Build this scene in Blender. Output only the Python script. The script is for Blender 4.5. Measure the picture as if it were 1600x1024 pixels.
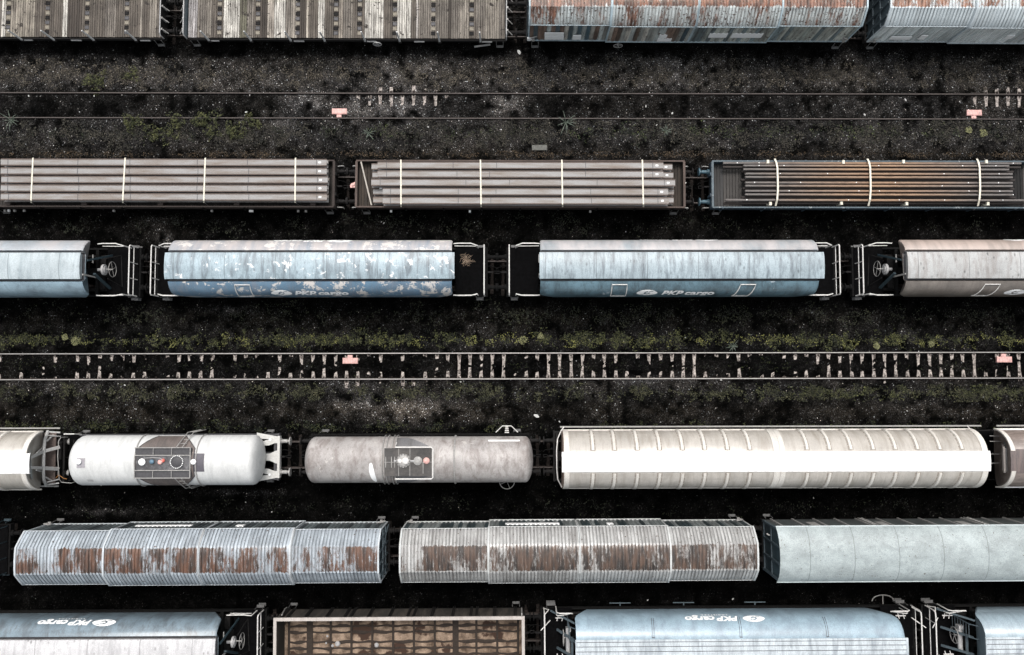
import bpy, bmesh, math, random
import numpy as np
from mathutils import Vector, Matrix
random.seed(7); rng = np.random.default_rng(11)
S = bpy.context.scene
for o in list(bpy.data.objects): bpy.data.objects.remove(o)

# ------------------------------------------------------------------ camera, sky, sun, exposure
FOC, NAD = 1244.0, 578.0            # focal length in photo pixels; photo row of the point straight below
TH = math.atan((NAD-512)/FOC)
CAMH = 46.73
cam = bpy.data.cameras.new('camera'); camo = bpy.data.objects.new('camera', cam); S.collection.objects.link(camo)
camo.location = (0, 0, CAMH); camo.rotation_euler = (TH, 0, 0)
cam.sensor_width = 36; cam.lens = FOC/1600*36; cam.clip_end = 2000; cam.clip_start = .5
S.camera = camo
SUN_EL, SUN_AZ = math.radians(63), 0.0
w = bpy.data.worlds.new('World'); S.world = w; w.use_nodes = True
wn = w.node_tree; bg = wn.nodes['Background']
sky = wn.nodes.new('ShaderNodeTexSky'); sky.sky_type = 'NISHITA'; sky.sun_disc = False
sky.sun_elevation = SUN_EL; sky.sun_rotation = 0; sky.air_density = 1.0; sky.dust_density = 6.0; sky.ozone_density = 0.3
hs = wn.nodes.new('ShaderNodeHueSaturation'); hs.inputs['Saturation'].default_value = .26; hs.inputs['Hue'].default_value = .47     # thin overcast greys the blue
wn.links.new(sky.outputs[0], hs.inputs['Color']); wn.links.new(hs.outputs[0], bg.inputs[0]); bg.inputs[1].default_value = 0.15
sl = bpy.data.lights.new('sun', 'SUN'); sl.energy = 1.15; sl.angle = math.radians(18); sl.color = (1, .94, .87)
so = bpy.data.objects.new('sun', sl); S.collection.objects.link(so)
so.rotation_euler = (-(math.pi/2-SUN_EL), 0, 0); so.location = (0, 20, 60)
S.view_settings.view_transform = 'Standard'; S.view_settings.look = 'None'
S.view_settings.exposure = 0.42; S.view_settings.gamma = 1

def T(px, py, z):
    """photo pixel -> point of the place at height z"""
    u = (px-800)/FOC; v = -(py-512)/FOC
    dy = v*math.cos(TH)+math.sin(TH); dz = v*math.sin(TH)-math.cos(TH)
    t = (z-CAMH)/dz
    return u*t, dy*t

# ------------------------------------------------------------------ mesh helper
class B:
    def __init__(s): s.v = []; s.f = []; s.c = []; s.cur = None
    def _f(s, f): s.f.append(f); s.c.append(s.cur)
    def add(s, vs, fs):
        n = len(s.v); s.v += [tuple(p) for p in vs]
        for f in fs: s._f(tuple(i+n for i in f))
    def box(s, x0, x1, y0, y1, z0, z1):
        if x0 > x1: x0, x1 = x1, x0
        if y0 > y1: y0, y1 = y1, y0
        s.add([(x0,y0,z0),(x1,y0,z0),(x1,y1,z0),(x0,y1,z0),(x0,y0,z1),(x1,y0,z1),(x1,y1,z1),(x0,y1,z1)],
              [(0,3,2,1),(4,5,6,7),(0,1,5,4),(1,2,6,5),(2,3,7,6),(3,0,4,7)])
    def bar(s, p, q, w, h=None, up=(0,0,1)):
        p = Vector(p); q = Vector(q); h = h or w; d = (q-p).normalized(); u = Vector(up)
        if abs(d.dot(u)) > .95: u = Vector((1,0,0)) if abs(d.x) < .9 else Vector((0,1,0))
        a = d.cross(u).normalized(); b = a.cross(d)
        vs = []
        for e in (p, q):
            for i, j in ((-1,-1),(1,-1),(1,1),(-1,1)): vs.append(e+a*i*w/2+b*j*h/2)
        s.add(vs, [(0,1,2,3),(7,6,5,4),(0,4,5,1),(1,5,6,2),(2,6,7,3),(3,7,4,0)])
    def tube(s, pts, r, n=6, closed=False, caps=True):
        P = [Vector(p) for p in pts]; m = len(P); rings = []; base = len(s.v); pa = None
        for i in range(m):
            if closed: d = P[(i+1) % m]-P[i-1]
            else: d = P[min(i+1, m-1)]-P[max(i-1, 0)]
            d.normalize()
            if pa is None:
                u = Vector((0,0,1)) if abs(d.z) < .9 else Vector((1,0,0)); a = d.cross(u).normalized()
            else: a = (pa-d*pa.dot(d)).normalized()
            pa = a; b = d.cross(a)
            for k in range(n):
                t = 2*math.pi*k/n; s.v.append(tuple(P[i]+(a*math.cos(t)+b*math.sin(t))*r))
        for i in range(m if closed else m-1):
            j = (i+1) % m
            for k in range(n):
                l = (k+1) % n; s._f((base+i*n+k, base+i*n+l, base+j*n+l, base+j*n+k))
        if caps and not closed:
            s._f(tuple(base+k for k in reversed(range(n)))); s._f(tuple(base+(m-1)*n+k for k in range(n)))
    def cyl(s, p, q, r, n=16, r2=None):
        p = Vector(p); q = Vector(q); d = (q-p).normalized(); r2 = r if r2 is None else r2
        u = Vector((0,0,1)) if abs(d.z) < .9 else Vector((1,0,0)); a = d.cross(u).normalized(); b = d.cross(a)
        vs = [p+(a*math.cos(2*math.pi*k/n)+b*math.sin(2*math.pi*k/n))*r for k in range(n)]
        vs += [q+(a*math.cos(2*math.pi*k/n)+b*math.sin(2*math.pi*k/n))*r2 for k in range(n)]
        s.add(vs, [tuple(reversed(range(n))), tuple(range(n, 2*n))]+[(k,(k+1)%n,(k+1)%n+n,k+n) for k in range(n)])
    def loft(s, rings, closed=True, cap0=True, cap1=True):
        n = len(rings[0]); base = len(s.v)
        for r in rings: s.v += [tuple(p) for p in r]
        for i in range(len(rings)-1):
            for k in range(n if closed else n-1):
                l = (k+1) % n; s._f((base+i*n+k, base+i*n+l, base+(i+1)*n+l, base+(i+1)*n+k))
        if cap0: s._f(tuple(base+k for k in reversed(range(n))))
        if cap1: s._f(tuple(base+(len(rings)-1)*n+k for k in range(n)))
    def prism(s, prof, x0, x1):
        s.loft([[(x0, y, z) for y, z in prof], [(x1, y, z) for y, z in prof]])
    def dome(s, c, r, h, n=16, m=4):
        rings = []
        for i in range(m):
            t = i/m*math.pi/2
            rings.append([(c[0]+r*math.cos(t)*math.cos(2*math.pi*k/n), c[1]+r*math.cos(t)*math.sin(2*math.pi*k/n), c[2]+h*math.sin(t)) for k in range(n)])
        s.loft(rings)
    def build(s, name, m, parent=None, ang=32):
        me = bpy.data.meshes.new(name); me.from_pydata(s.v, [], s.f); me.update()
        bm = bmesh.new(); bm.from_mesh(me); bmesh.ops.recalc_face_normals(bm, faces=bm.faces); bm.to_mesh(me); bm.free()
        me.polygons.foreach_set('use_smooth', [True]*len(me.polygons)); me.set_sharp_from_angle(angle=math.radians(ang))
        if any(c is not None for c in s.c):
            ca = me.attributes.new('tone', 'FLOAT_COLOR', 'CORNER'); d = []
            for p, c in zip(me.polygons, s.c):
                c = c or (.5,.5,.5); d += [c[0], c[1], c[2], 1.0]*p.loop_total
            ca.data.foreach_set('color', d)
        me.materials.append(m)
        o = bpy.data.objects.new(name, me); S.collection.objects.link(o)
        if parent: o.parent = parent
        return o

def root(name, label, cat, loc, rz=0, group=None):
    o = bpy.data.objects.new(name, None); S.collection.objects.link(o); o.location = loc; o.rotation_euler = (0,0,rz)
    o.empty_display_size = .3; tag(o, label, cat, group); return o
def tag(o, label=None, cat=None, group=None, kind=None):
    if label: o['label'] = label
    if cat: o['category'] = cat
    if group: o['group'] = group
    if kind: o['kind'] = kind
    return o

# ------------------------------------------------------------------ material helper
class NT:
    def __init__(s, name):
        s.m = bpy.data.materials.new(name); s.m.use_nodes = True; s.t = s.m.node_tree
        s.bs = s.t.nodes['Principled BSDF']
    def n(s, ty, **k):
        x = s.t.nodes.new(ty)
        for a, b in k.items(): setattr(x, a, b)
        return x
    def l(s, a, b): s.t.links.new(a, b)
    def put(s, sock, v):
        if hasattr(v, 'is_output'): s.l(v, sock)
        elif isinstance(v, (tuple, list)): sock.default_value = (*v, 1) if len(v) == 3 and sock.type == 'RGBA' else v
        else: sock.default_value = v
    def coord(s, sc=(1,1,1), off=(0,0,0), world=False):
        m = s.n('ShaderNodeMapping')
        if world: s.l(s.n('ShaderNodeNewGeometry').outputs['Position'], m.inputs[0])
        else: s.l(s.n('ShaderNodeTexCoord').outputs['Object'], m.inputs[0])
        m.inputs['Scale'].default_value = sc; m.inputs['Location'].default_value = off
        return m.outputs[0]
    def noise(s, vec, scale, detail=3, rough=.55, dist=0):
        x = s.n('ShaderNodeTexNoise'); s.l(vec, x.inputs['Vector']); x.inputs['Scale'].default_value = scale
        x.inputs['Detail'].default_value = detail; x.inputs['Roughness'].default_value = rough; x.inputs['Distortion'].default_value = dist
        return x.outputs['Fac']
    def vor(s, vec, scale, feat='F1', out='Distance'):
        x = s.n('ShaderNodeTexVoronoi', feature=feat); s.l(vec, x.inputs['Vector']); x.inputs['Scale'].default_value = scale
        return x.outputs[out]
    def step(s, v, a, b, lo=0., hi=1.):
        x = s.n('ShaderNodeMapRange'); x.clamp = True; s.put(x.inputs[0], v)
        x.inputs[1].default_value = a; x.inputs[2].default_value = b; x.inputs[3].default_value = lo; x.inputs[4].default_value = hi
        return x.outputs[0]
    def ma(s, op, a, b=0., c=None):
        x = s.n('ShaderNodeMath', operation=op); s.put(x.inputs[0], a); s.put(x.inputs[1], b)
        if c is not None: s.put(x.inputs[2], c)
        return x.outputs[0]
    def mix(s, f, a, b, bt='MIX'):
        x = s.n('ShaderNodeMix', data_type='RGBA', blend_type=bt); s.put(x.inputs[0], f); s.put(x.inputs[6], a); s.put(x.inputs[7], b)
        return x.outputs[2]
    def attr(s, name='tone'):
        x = s.n('ShaderNodeAttribute'); x.attribute_name = name; return x.outputs['Color']
    def done(s, col, rough=.6, bump=None, bs=.3, metal=0, spec=.5, dist=.02):
        s.put(s.bs.inputs['Base Color'], col); s.put(s.bs.inputs['Roughness'], rough)
        s.bs.inputs['Metallic'].default_value = metal; s.bs.inputs['Specular IOR Level'].default_value = spec
        if bump is not None:
            b = s.n('ShaderNodeBump'); b.inputs['Strength'].default_value = bs; b.inputs['Distance'].default_value = dist
            s.l(bump, b.inputs['Height']); s.l(b.outputs[0], s.bs.inputs['Normal'])
        return s.m
_mseed = [0]
def paint(name, base, var=.16, dirt=None, dirt_amt=.4, chip=None, chip_lo=.62, chip_sc=2.0, rust=None, rust_y=(.70,.76), rust_lo=.5,
          rust_out=.72, rough=.45, grain=.22, attr=False, streak=(2.2,.35,.35), dents=0, joints=0, spec=.5, spots=0, north=None):
    """weathered paint: mottling, streaks of grime, flaked patches, rust on the flat of a roof"""
    k = NT(name); _mseed[0] += 1; sd = _mseed[0]*17.3
    c = k.coord(off=(sd, sd*.3, 0)); cs = k.coord(sc=streak, off=(sd, 0, 0)); c0 = k.coord()
    col = base
    if attr: col = k.mix(1., base, k.attr(), 'MULTIPLY')
    n1 = k.noise(c, .9, 4); g = k.noise(c, 26, 3, .8)
    f = k.ma('ADD', k.step(n1, .3, .7, 1-var, 1+var), k.step(g, .35, .65, -grain, grain))
    cc = k.n('ShaderNodeCombineColor'); [k.l(f, cc.inputs[i]) for i in range(3)]
    col = k.mix(1., col, cc.outputs[0], 'MULTIPLY')
    sep = k.n('ShaderNodeSeparateXYZ'); k.l(c0, sep.inputs[0]); ay = k.ma('ABSOLUTE', sep.outputs[1])
    if dirt is not None:
        d = k.noise(cs, 1.6, 5, .65, .4); col = k.mix(k.ma('MULTIPLY', k.step(d, .46, .68), dirt_amt), col, dirt)
        d2 = k.noise(cs, 7, 3, .6); col = k.mix(k.ma('MULTIPLY', k.step(d2, .55, .72), dirt_amt*.7), col, dirt)
    if north is not None:  # warm sun sheen of north-facing sides put into the paint colour
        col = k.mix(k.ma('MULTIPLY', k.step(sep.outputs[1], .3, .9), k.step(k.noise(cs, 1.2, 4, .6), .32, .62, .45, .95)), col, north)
    if dents:
        v = k.vor(k.coord(sc=(1, .55, 1), off=(sd, 0, 0)), 3.6); dm = k.ma('MULTIPLY', k.step(v, .1, .26, 1, 0), k.step(k.noise(c, 1.3, 2), .4, .6))
        col = k.mix(k.ma('MULTIPLY', dm, dents), col, tuple(x*.25 for x in base))
    if chip is not None:
        h = k.noise(c, chip_sc, 8, .72, .3); m = k.step(h, chip_lo, chip_lo+.015); col = k.mix(m, col, chip)
    if rust is not None:
        r = k.ma('ADD', k.ma('MULTIPLY', k.noise(k.coord(sc=(.9, .3, .1), off=(sd, 0, 0)), 1.3, 3, .5), .50), k.ma('MULTIPLY', k.noise(k.coord(sc=(3.2, .9, .7), off=(sd, 1, 0)), 2.6, 8, .82), .50))
        flat = k.step(k.ma('ADD', ay, k.ma('MULTIPLY', k.ma('SUBTRACT', k.noise(k.coord(sc=(5,1,1), off=(sd*5,0,0)), 3, 3), .5), .35)), rust_y[0]-.07, rust_y[1]-.03, 1, 0)
        thr = k.ma('SUBTRACT', rust_out, k.ma('MULTIPLY', flat, rust_out-rust_lo))
        m = k.ma('MULTIPLY', k.step(k.ma('SUBTRACT', r, thr), -.006, .03), k.step(k.noise(k.coord(sc=(6,.5,1), off=(sd*3,0,0)), 3.5, 6, .8), .36, .42))
        rc = k.mix(k.step(k.noise(k.coord(sc=(3,.6,1), off=(sd*2,0,0)), 1.5, 4), .4, .62), rust[0], rust[1])
        rc = k.mix(k.step(k.noise(c, 14, 4, .7), .5, .75, 0, .6), rc, (.03,.022,.02))
        halo = k.ma('MULTIPLY', k.step(k.ma('SUBTRACT', r, thr), -.06, .01), .28); col = k.mix(halo, col, k.mix(.5, rc, (.16,.11,.08))); col = k.mix(m, col, rc)
    if spots:
        v = k.noise(c, 9, 2, .5); col = k.mix(k.step(v, .72-spots, .74-spots), col, (.06,.035,.025))
    if joints:
        fx = k.ma('PINGPONG', k.ma('ADD', sep.outputs[0], 100+joints*.3), joints/2)
        col = k.mix(k.step(fx, .008, .03, .55, 0), col, tuple(x*.2 for x in base))
    return k.done(col, rough, k.ma('ADD', k.noise(c, 5, 3), k.ma('MULTIPLY', g, .25)), .35, spec=spec)
def flat(name, col, rough=.6, metal=0, var=.15, spec=.5):
    k = NT(name); c = k.coord(); f = k.step(k.noise(c, 9, 4, .7), .3, .7, 1-var, 1+var)
    cc = k.n('ShaderNodeCombineColor'); [k.l(f, cc.inputs[i]) for i in range(3)]
    return k.done(k.mix(1., col, cc.outputs[0], 'MULTIPLY'), rough, metal=metal, spec=spec)

M = {}
M['black'] = flat('sooty_steel', (.006,.006,.006), .9, var=.4, spec=.15)
M['deck'] = flat('dark_platform', (.0025,.0025,.0028), .95, var=.6, spec=.06)
M['under'] = flat('dark_underframe', (.011,.0105,.0105), .8, var=.5, spec=.2)
M['rail'] = flat('rusty_rail', (.018,.013,.011), .7, var=.4, spec=.2)
M['railtop'] = flat('worn_rail_head', (.34,.325,.315), .45, .5, var=.25)
M['railtop_dull'] = flat('dull_rail_head', (.060,.050,.046), .65, .1, var=.5)
M['white'] = flat('white_rail_paint', (.62,.61,.59), .5, var=.2)
M['grey_rail'] = flat('grey_rail_paint', (.29,.285,.275), .5, var=.25)
M['letter'] = flat('white_lettering', (.85,.86,.86), .5, var=.06)
M['steel'] = flat('pale_steel', (.38,.38,.38), .45, .1, var=.2)
M['dark'] = flat('dark_grey_paint', (.05,.05,.055), .6, var=.3)
M['red'] = flat('red_paint', (.50,.10,.075), .5, var=.15)
M['pink'] = flat('faded_red_paint', (.60,.36,.33), .6, var=.35)
M['blueknob'] = flat('blue_grey_paint', (.10,.18,.25), .5)
M['scrap'] = flat('grey_white_scrap', (.48,.48,.47), .8, var=.4)
M['step'] = flat('step_grey', (.10,.10,.10), .7, var=.3)
M['gap_sleeper'] = flat('shaded_sleeper', (.012,.010,.009), .9, var=.4, spec=.1)  # sleepers in wagon gaps: shade put into a near-black colour
M['seam'] = flat('dirty_seam', (.26,.235,.205), .7, var=.4)
M['strap'] = flat('white_strap', (.66,.63,.53), .8, var=.2)
M['teal'] = flat('dark_teal_paint', (.022,.040,.050), .55, var=.35)
M['tealbar'] = flat('teal_beam_paint', (.075,.10,.115), .5, var=.25)
M['bluebuf'] = flat('blue_buffer_paint', (.05,.10,.13), .5, var=.3)

# ------------------------------------------------------------------ rows
class Row:
    def __init__(s, px, py, z, slope):
        s.x0, s.y0 = T(px, py, z); s.k = -slope; s.a = math.atan(s.k)
    def y(s, x): return s.y0+s.k*(x-s.x0)
R1 = Row(800, 63.5, 1.22, .004); R1.y0 += 1.42
R2 = Row(800, 165.6, .2, .0016)
R3 = Row(800, 286.5, 1.9, .0015)
R4 = Row(800, 419.5, 2.8, -.0008)
RT = Row(800, 572.1, .2, -.0016)
R5 = Row(800, 716.8, 2.4, -.0026)
R6 = Row(800, 872.4, 4.1, -.0062)
R7 = Row(600, 1009.5, 3.1, -.0065)
ROWS = [R1, R2, R3, R4, RT, R5, R6, R7]
class Wg:
    """a wagon: empty root plus pixel -> local conversion"""
    def __init__(s, row, pl, pr, z, name, label, group, py=None):
        xs = []
        for p in (pl, pr):
            yy = row.y0
            # find photo row of the track axis at that x and height
            a = 0; b = 1100
            for _ in range(30):
                m = (a+b)/2; X, Y = T(p, m, z)
                if Y > row.y(X): a = m
                else: b = m
            xs.append(T(p, a, z)[0])
        s.cx = (xs[0]+xs[1])/2; s.row = row; s.h = (xs[1]-xs[0])/2; s.cy = row.y(s.cx)
        s.r = root(name, label, 'wagon', (s.cx, s.cy, 0), row.a, group)
    def L(s, px, py, z):
        X, Y = T(px, py, z); dx, dy = X-s.cx, Y-s.cy; c, n = math.cos(-s.row.a), math.sin(-s.row.a)
        return dx*c-dy*n, dx*n+dy*c
    def lx(s, px, z, yl=0):
        # local x of photo column px for points on the plane y=yl
        X = (px-800)/FOC
        # iterate for depth
        x = 0
        for _ in range(8):
            Y = s.cy+s.row.k*x+yl
            dep = (CAMH-z)*math.cos(TH)+Y*math.sin(TH)
            x = X*dep-s.cx
        return x
_bog = {}
def bogies(W, h, z=.2, off=2.3):
    for sx in (-1, 1):
        x = sx*(h-off)
        b = B()
        for sy in (-1, 1): b.box(-1.25, 1.25, sy*.98-.06, sy*.98+.06, z+.30, z+.62)
        b.box(-.25, .25, -.95, .95, z+.35, z+.75)
        o = b.build('bogie', M['under'], W.r); o.location = (x, 0, 0)
        for wx in (-.9, .9):
            c = B(); c.cyl((wx,-.9,z+.46), (wx,.9,z+.46), .08, 8)
            for sy in (-1, 1): c.cyl((wx,sy*.69,z+.46), (wx,sy*.82,z+.46), .46, 20)
            c.build('wheelset', M['rail'], o)
def ends(W, h, mb=None, mh=None, blen=.62, coup=True, z=1.05, sides=(-1,1)):
    """buffers and screw coupling at both ends of a frame of half length h"""
    mb = mb or M['under']; mh = mh or mb
    for sx in sides:
        for sy in (-1, 1):
            b = B(); y = sy*.875; x = sx*h
            b.cyl((x, y, z), (x+sx*(blen-.18), y, z), .11, 12)
            b.cyl((x, y, z), (x+sx*.12, y, z), .17, 12)
            b.cyl((x+sx*(blen-.2), y, z), (x+sx*(blen-.06), y, z), .08, 12)
            b.cyl((x+sx*(blen-.06), y, z), (x+sx*blen, y, z), .235, 18)
            b.build('buffer', mb, W.r)
        if coup:
            b = B(); b.bar((sx*h, 0, z), (sx*(h+.30), 0, z), .09, .14)
            b.tube([(sx*(h+.28), 0, z+.02), (sx*(h+.45), .07, z-.08), (sx*(h+.6), .07, z-.12), (sx*(h+.6), -.07, z-.12), (sx*(h+.45), -.07, z-.08)], .025, 6, True)
            b.build('coupling', M['under'], W.r)
            b = B(); b.tube([(sx*h, .35, z-.02), (sx*(h+.2), .37, z-.15), (sx*(h+.5), .3, z-.35), (sx*(h+.62), .2, z-.3)], .025, 6)
            b.build('brake_hose', M['black'], W.r)
def frame(W, h, hw=1.38, z0=.95, z1=1.2, m=None):
    b = B()
    for sy in (-1, 1): b.box(-h, h, sy*(hw-.1), sy*hw, z0, z1)
    for i in range(9):
        x = -h+.12+(2*h-.24)*i/8; b.box(x-.08, x+.08, -hw+.1, hw-.1, z0+.02, z1-.02)
    b.box(-h, h, -.25, .25, z0-.1, z1-.04)
    for sx in (-1, 1): b.box(sx*h, sx*(h+.10), -hw-.02, hw+.02, z0-.12, z1+.01)
    return b.build('frame', m or M['under'], W.r)
def footsteps(W, h, hw=1.46, m=None, z=.62):
    for sx in (-1, 1):
        for sy in (-1, 1):
            b = B(); x = sx*(h-.45)
            b.tube([(x-.2, sy*hw, z+.5), (x-.2, sy*(hw+.06), z), (x+.2, sy*(hw+.06), z), (x+.2, sy*hw, z+.5)], .022, 6)
            b.box(x-.2, x+.2, sy*hw, sy*(hw+.14), z-.015, z+.015)
            b.build('footstep', m or M['step'], W.r)
def wheel(b, c, r, ax='x', sp=4, t=.022):
    pts = []; f = (lambda u, v: (c[0], c[1]+u, c[2]+v)) if ax == 'x' else (lambda u, v: (c[0]+u, c[1], c[2]+v)) if ax == 'y' else (lambda u, v: (c[0]+u, c[1]+v, c[2]))
    b.tube([f(r*math.cos(a), r*math.sin(a)) for a in [2*math.pi*i/24 for i in range(24)]], t, 6, True)
    for i in range(sp):
        a = math.pi*2*i/sp+.4; b.tube([f(0, 0), f(r*math.cos(a), r*math.sin(a))], t*.7, 5)

# ------------------------------------------------------------------ profiles, text on curved sides
def arc_at(prof, s):
    """prof: (y,z) points going outward; returns point and outward normal at arc length s"""
    for i in range(len(prof)-1):
        (y0, z0), (y1, z1) = prof[i], prof[i+1]; d = math.hypot(y1-y0, z1-z0)
        if s <= d or i == len(prof)-2:
            t = s/d; return y0+(y1-y0)*t, z0+(z1-z0)*t, -(z1-z0)/d, (y1-y0)/d
        s -= d
_tc = {}
def text2d(txt, size, bold=.02, shear=0, cuts=6):
    cu = bpy.data.curves.new('t', 'FONT'); cu.body = txt; cu.size = size; cu.offset = bold; cu.shear = shear; cu.resolution_u = 3
    cu.space_character = 1.02
    o = bpy.data.objects.new('t', cu); S.collection.objects.link(o)
    me = o.to_mesh(); bm = bmesh.new(); bm.from_mesh(me)
    for i in range(1, cuts):
        bmesh.ops.bisect_plane(bm, geom=bm.verts[:]+bm.edges[:]+bm.faces[:], plane_co=(0, -size*.25+size*1.05*i/cuts, 0), plane_no=(0,1,0))
    bm.verts.index_update()
    vs = [(v.co.x, v.co.y) for v in bm.verts]; fs = [tuple(v.index for v in f.verts) for f in bm.faces]
    bm.free(); o.to_mesh_clear(); bpy.data.objects.remove(o); bpy.data.curves.remove(cu)
    return vs, fs
def emblem2d(a, bb):
    vs, fs = [], []; nx, ny = 44, 20
    for i in range(nx):
        for j in range(ny):
            x = -1+2*(i+.5)/nx; y = -1+2*(j+.5)/ny
            if abs(x)**2.0+abs(y)**1.7 > 1: continue
            sc = .62*math.sin(x*3.0)
            band = abs(y-sc) < .11 and abs(x) < .62
            rd = abs(x*1.7)+abs(y*.9)
            if (.26 < rd < .60 and not (x > .1 and y > 0)) or (band and rd >= .48 and abs(x) < .6): continue
            n = len(vs)
            for dx, dy in ((-1,-1),(1,-1),(1,1),(-1,1)): vs.append(((x+dx/nx)*a, (y+dy/ny)*bb))
            fs.append((n, n+1, n+2, n+3))
    return vs, fs
def on_side(data, prof, sy, x0, s0, stretch=1., name='lettering', parent=None, m=None, off=.012):
    """lay flat 2-D shapes on the side sy (+1 north, -1 south); s0 = arc length of the baseline"""
    vs, fs = data; b = B(); out = []
    dx = 1 if sy < 0 else -1
    for x, y in vs:
        Y, Z, ny, nz = arc_at(prof, s0-y); out.append((x0+dx*x*stretch, sy*(Y+ny*off), Z+nz*off))
    b.add(out, fs); return b.build(name, m or M['letter'], parent)

# ------------------------------------------------------------------ ground height and colour
def vnoise(x, y, sc, seed):
    x = x*sc+seed*13.7; y = y*sc+seed*7.1
    xi = np.floor(x).astype(np.int64); yi = np.floor(y).astype(np.int64); fx = x-xi; fy = y-yi
    fx = fx*fx*(3-2*fx); fy = fy*fy*(3-2*fy)
    def h(a, b):
        n = (a*374761393+b*668265263+seed*974711) & 0xffffffff
        n = ((n ^ (n >> 13))*1274126177) & 0xffffffff
        return ((n ^ (n >> 16)) & 0xffff)/65535.
    return (h(xi,yi)*(1-fx)+h(xi+1,yi)*fx)*(1-fy)+(h(xi,yi+1)*(1-fx)+h(xi+1,yi+1)*fx)*fy
def fbm(x, y, sc, seed, oc=4):
    r = 0; a = .5; t = 0
    for i in range(oc): r = r+a*vnoise(x, y, sc*2**i, seed+i); t += a; a *= .55
    return r/t
def win(v, a, b, e):           # soft window
    return np.clip((v-a)/e, 0, 1)*np.clip((b-v)/e, 0, 1)
OPEN = [(R2, 535, 720, 1), (R2, 1500, 1640, 1)]
def ground_h(x, y):
    h = .05*(fbm(x, y, .5, 3)-.5)+.045*(fbm(x, y, 5, 9, 3)-.5)+.05
    for r in ROWS:
        d = y-(r.y0+r.k*(x-r.x0)); ad = np.abs(d)
        inside = np.clip((.72-ad)/.1, 0, 1)
        out = np.clip((ad-.72)/.1, 0, 1)*np.clip((1.9-ad)/.7, 0, 1)
        if r is RT:
            bury = fbm(x*.35, y*.2, .9, 21, 2); k = .036+.022*np.clip((bury-.42)*3.0, 0, 1)+.075*(fbm(x, y, 2.6, 77, 2)-.5)
            xp = np.interp(x, [T(q, 575, .1)[0] for q in (0, 380, 480, 620, 700, 1090, 1180, 1290, 1400, 1600)], [.016, .010, .002, .004, -.014, -.012, .012, .012, -.004, -.008])
            k = k+xp+.020*np.clip((.36-np.abs(d))/.12, 0, 1)
            lo = T(520, 600, .1)[0]; hi = T(700, 600, .1)[0]
            east = T(1330, 600, .1)[0]
            o = .13-.075*win(x, lo, hi, .6)*(d < 0)-.062*win(x, east, east+20, .6)*(d < 0)-.05*np.clip((T(400,575,.1)[0]-x)/3, 0, 1)*0
            h = h*(1-inside)+inside*(k+.06*(fbm(x, y, 6, 5, 3)-.5)); h = h*(1-out)+out*(o+.045*(fbm(x, y, 6, 6, 3)-.5))
        elif r is R2:
            s = 0
            for _, a, b, _k in OPEN: s = s+win(x, T(a, 165, .1)[0], T(b, 165, .1)[0], 1.2)
            k = .125-.094*s*np.clip((d+.15)/.25, 0, 1)
            h = h*(1-inside)+inside*(k+.08*(fbm(x, y, 5, 5, 3)-.5)); h = h*(1-out)+out*(.12-.072*s*(d > 0)+.05*(fbm(x, y, 6, 6, 3)-.5))
        else:
            h = h*(1-inside)+inside*(.05+.04*(fbm(x, y, 6, 5, 3)-.5))
    return h
def rowc(py, z=0.): return T(800, py, z)[1]
BANDS = [  # photo rows, linear brightness (shade beside and under wagons painted in), warmth
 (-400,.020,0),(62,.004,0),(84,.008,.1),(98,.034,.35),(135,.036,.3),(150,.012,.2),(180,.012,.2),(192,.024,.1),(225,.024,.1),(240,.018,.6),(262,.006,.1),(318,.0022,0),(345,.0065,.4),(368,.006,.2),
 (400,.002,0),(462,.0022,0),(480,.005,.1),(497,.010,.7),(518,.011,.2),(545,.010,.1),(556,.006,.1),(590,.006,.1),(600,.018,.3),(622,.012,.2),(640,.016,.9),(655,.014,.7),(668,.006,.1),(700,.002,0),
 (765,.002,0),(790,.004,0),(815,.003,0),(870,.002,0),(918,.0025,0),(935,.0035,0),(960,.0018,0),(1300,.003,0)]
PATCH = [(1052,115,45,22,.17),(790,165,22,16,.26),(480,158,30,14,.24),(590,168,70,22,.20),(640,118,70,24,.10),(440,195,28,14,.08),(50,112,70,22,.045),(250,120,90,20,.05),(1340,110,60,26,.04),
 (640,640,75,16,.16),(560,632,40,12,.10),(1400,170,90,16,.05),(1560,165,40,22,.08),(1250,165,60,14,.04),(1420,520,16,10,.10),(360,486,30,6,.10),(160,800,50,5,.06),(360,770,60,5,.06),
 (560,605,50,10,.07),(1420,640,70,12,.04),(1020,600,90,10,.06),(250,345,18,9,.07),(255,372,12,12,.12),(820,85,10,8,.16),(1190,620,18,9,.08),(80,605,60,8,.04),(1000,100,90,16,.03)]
def ground_c(x, y):
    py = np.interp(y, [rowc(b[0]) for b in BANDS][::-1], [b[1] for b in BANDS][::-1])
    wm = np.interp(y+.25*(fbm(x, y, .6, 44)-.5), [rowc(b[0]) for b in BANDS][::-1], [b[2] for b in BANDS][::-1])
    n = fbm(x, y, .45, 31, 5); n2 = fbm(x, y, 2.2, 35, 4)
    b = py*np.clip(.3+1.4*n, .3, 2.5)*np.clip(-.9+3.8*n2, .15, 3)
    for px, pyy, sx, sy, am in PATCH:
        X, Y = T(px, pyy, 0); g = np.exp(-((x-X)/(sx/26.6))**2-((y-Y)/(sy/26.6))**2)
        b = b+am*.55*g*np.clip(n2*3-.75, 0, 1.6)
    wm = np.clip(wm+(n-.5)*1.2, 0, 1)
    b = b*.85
    return np.stack([b*(1+.10*wm), b*(.96+.0*wm), b*(.95-.16*wm)], -1)
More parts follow.
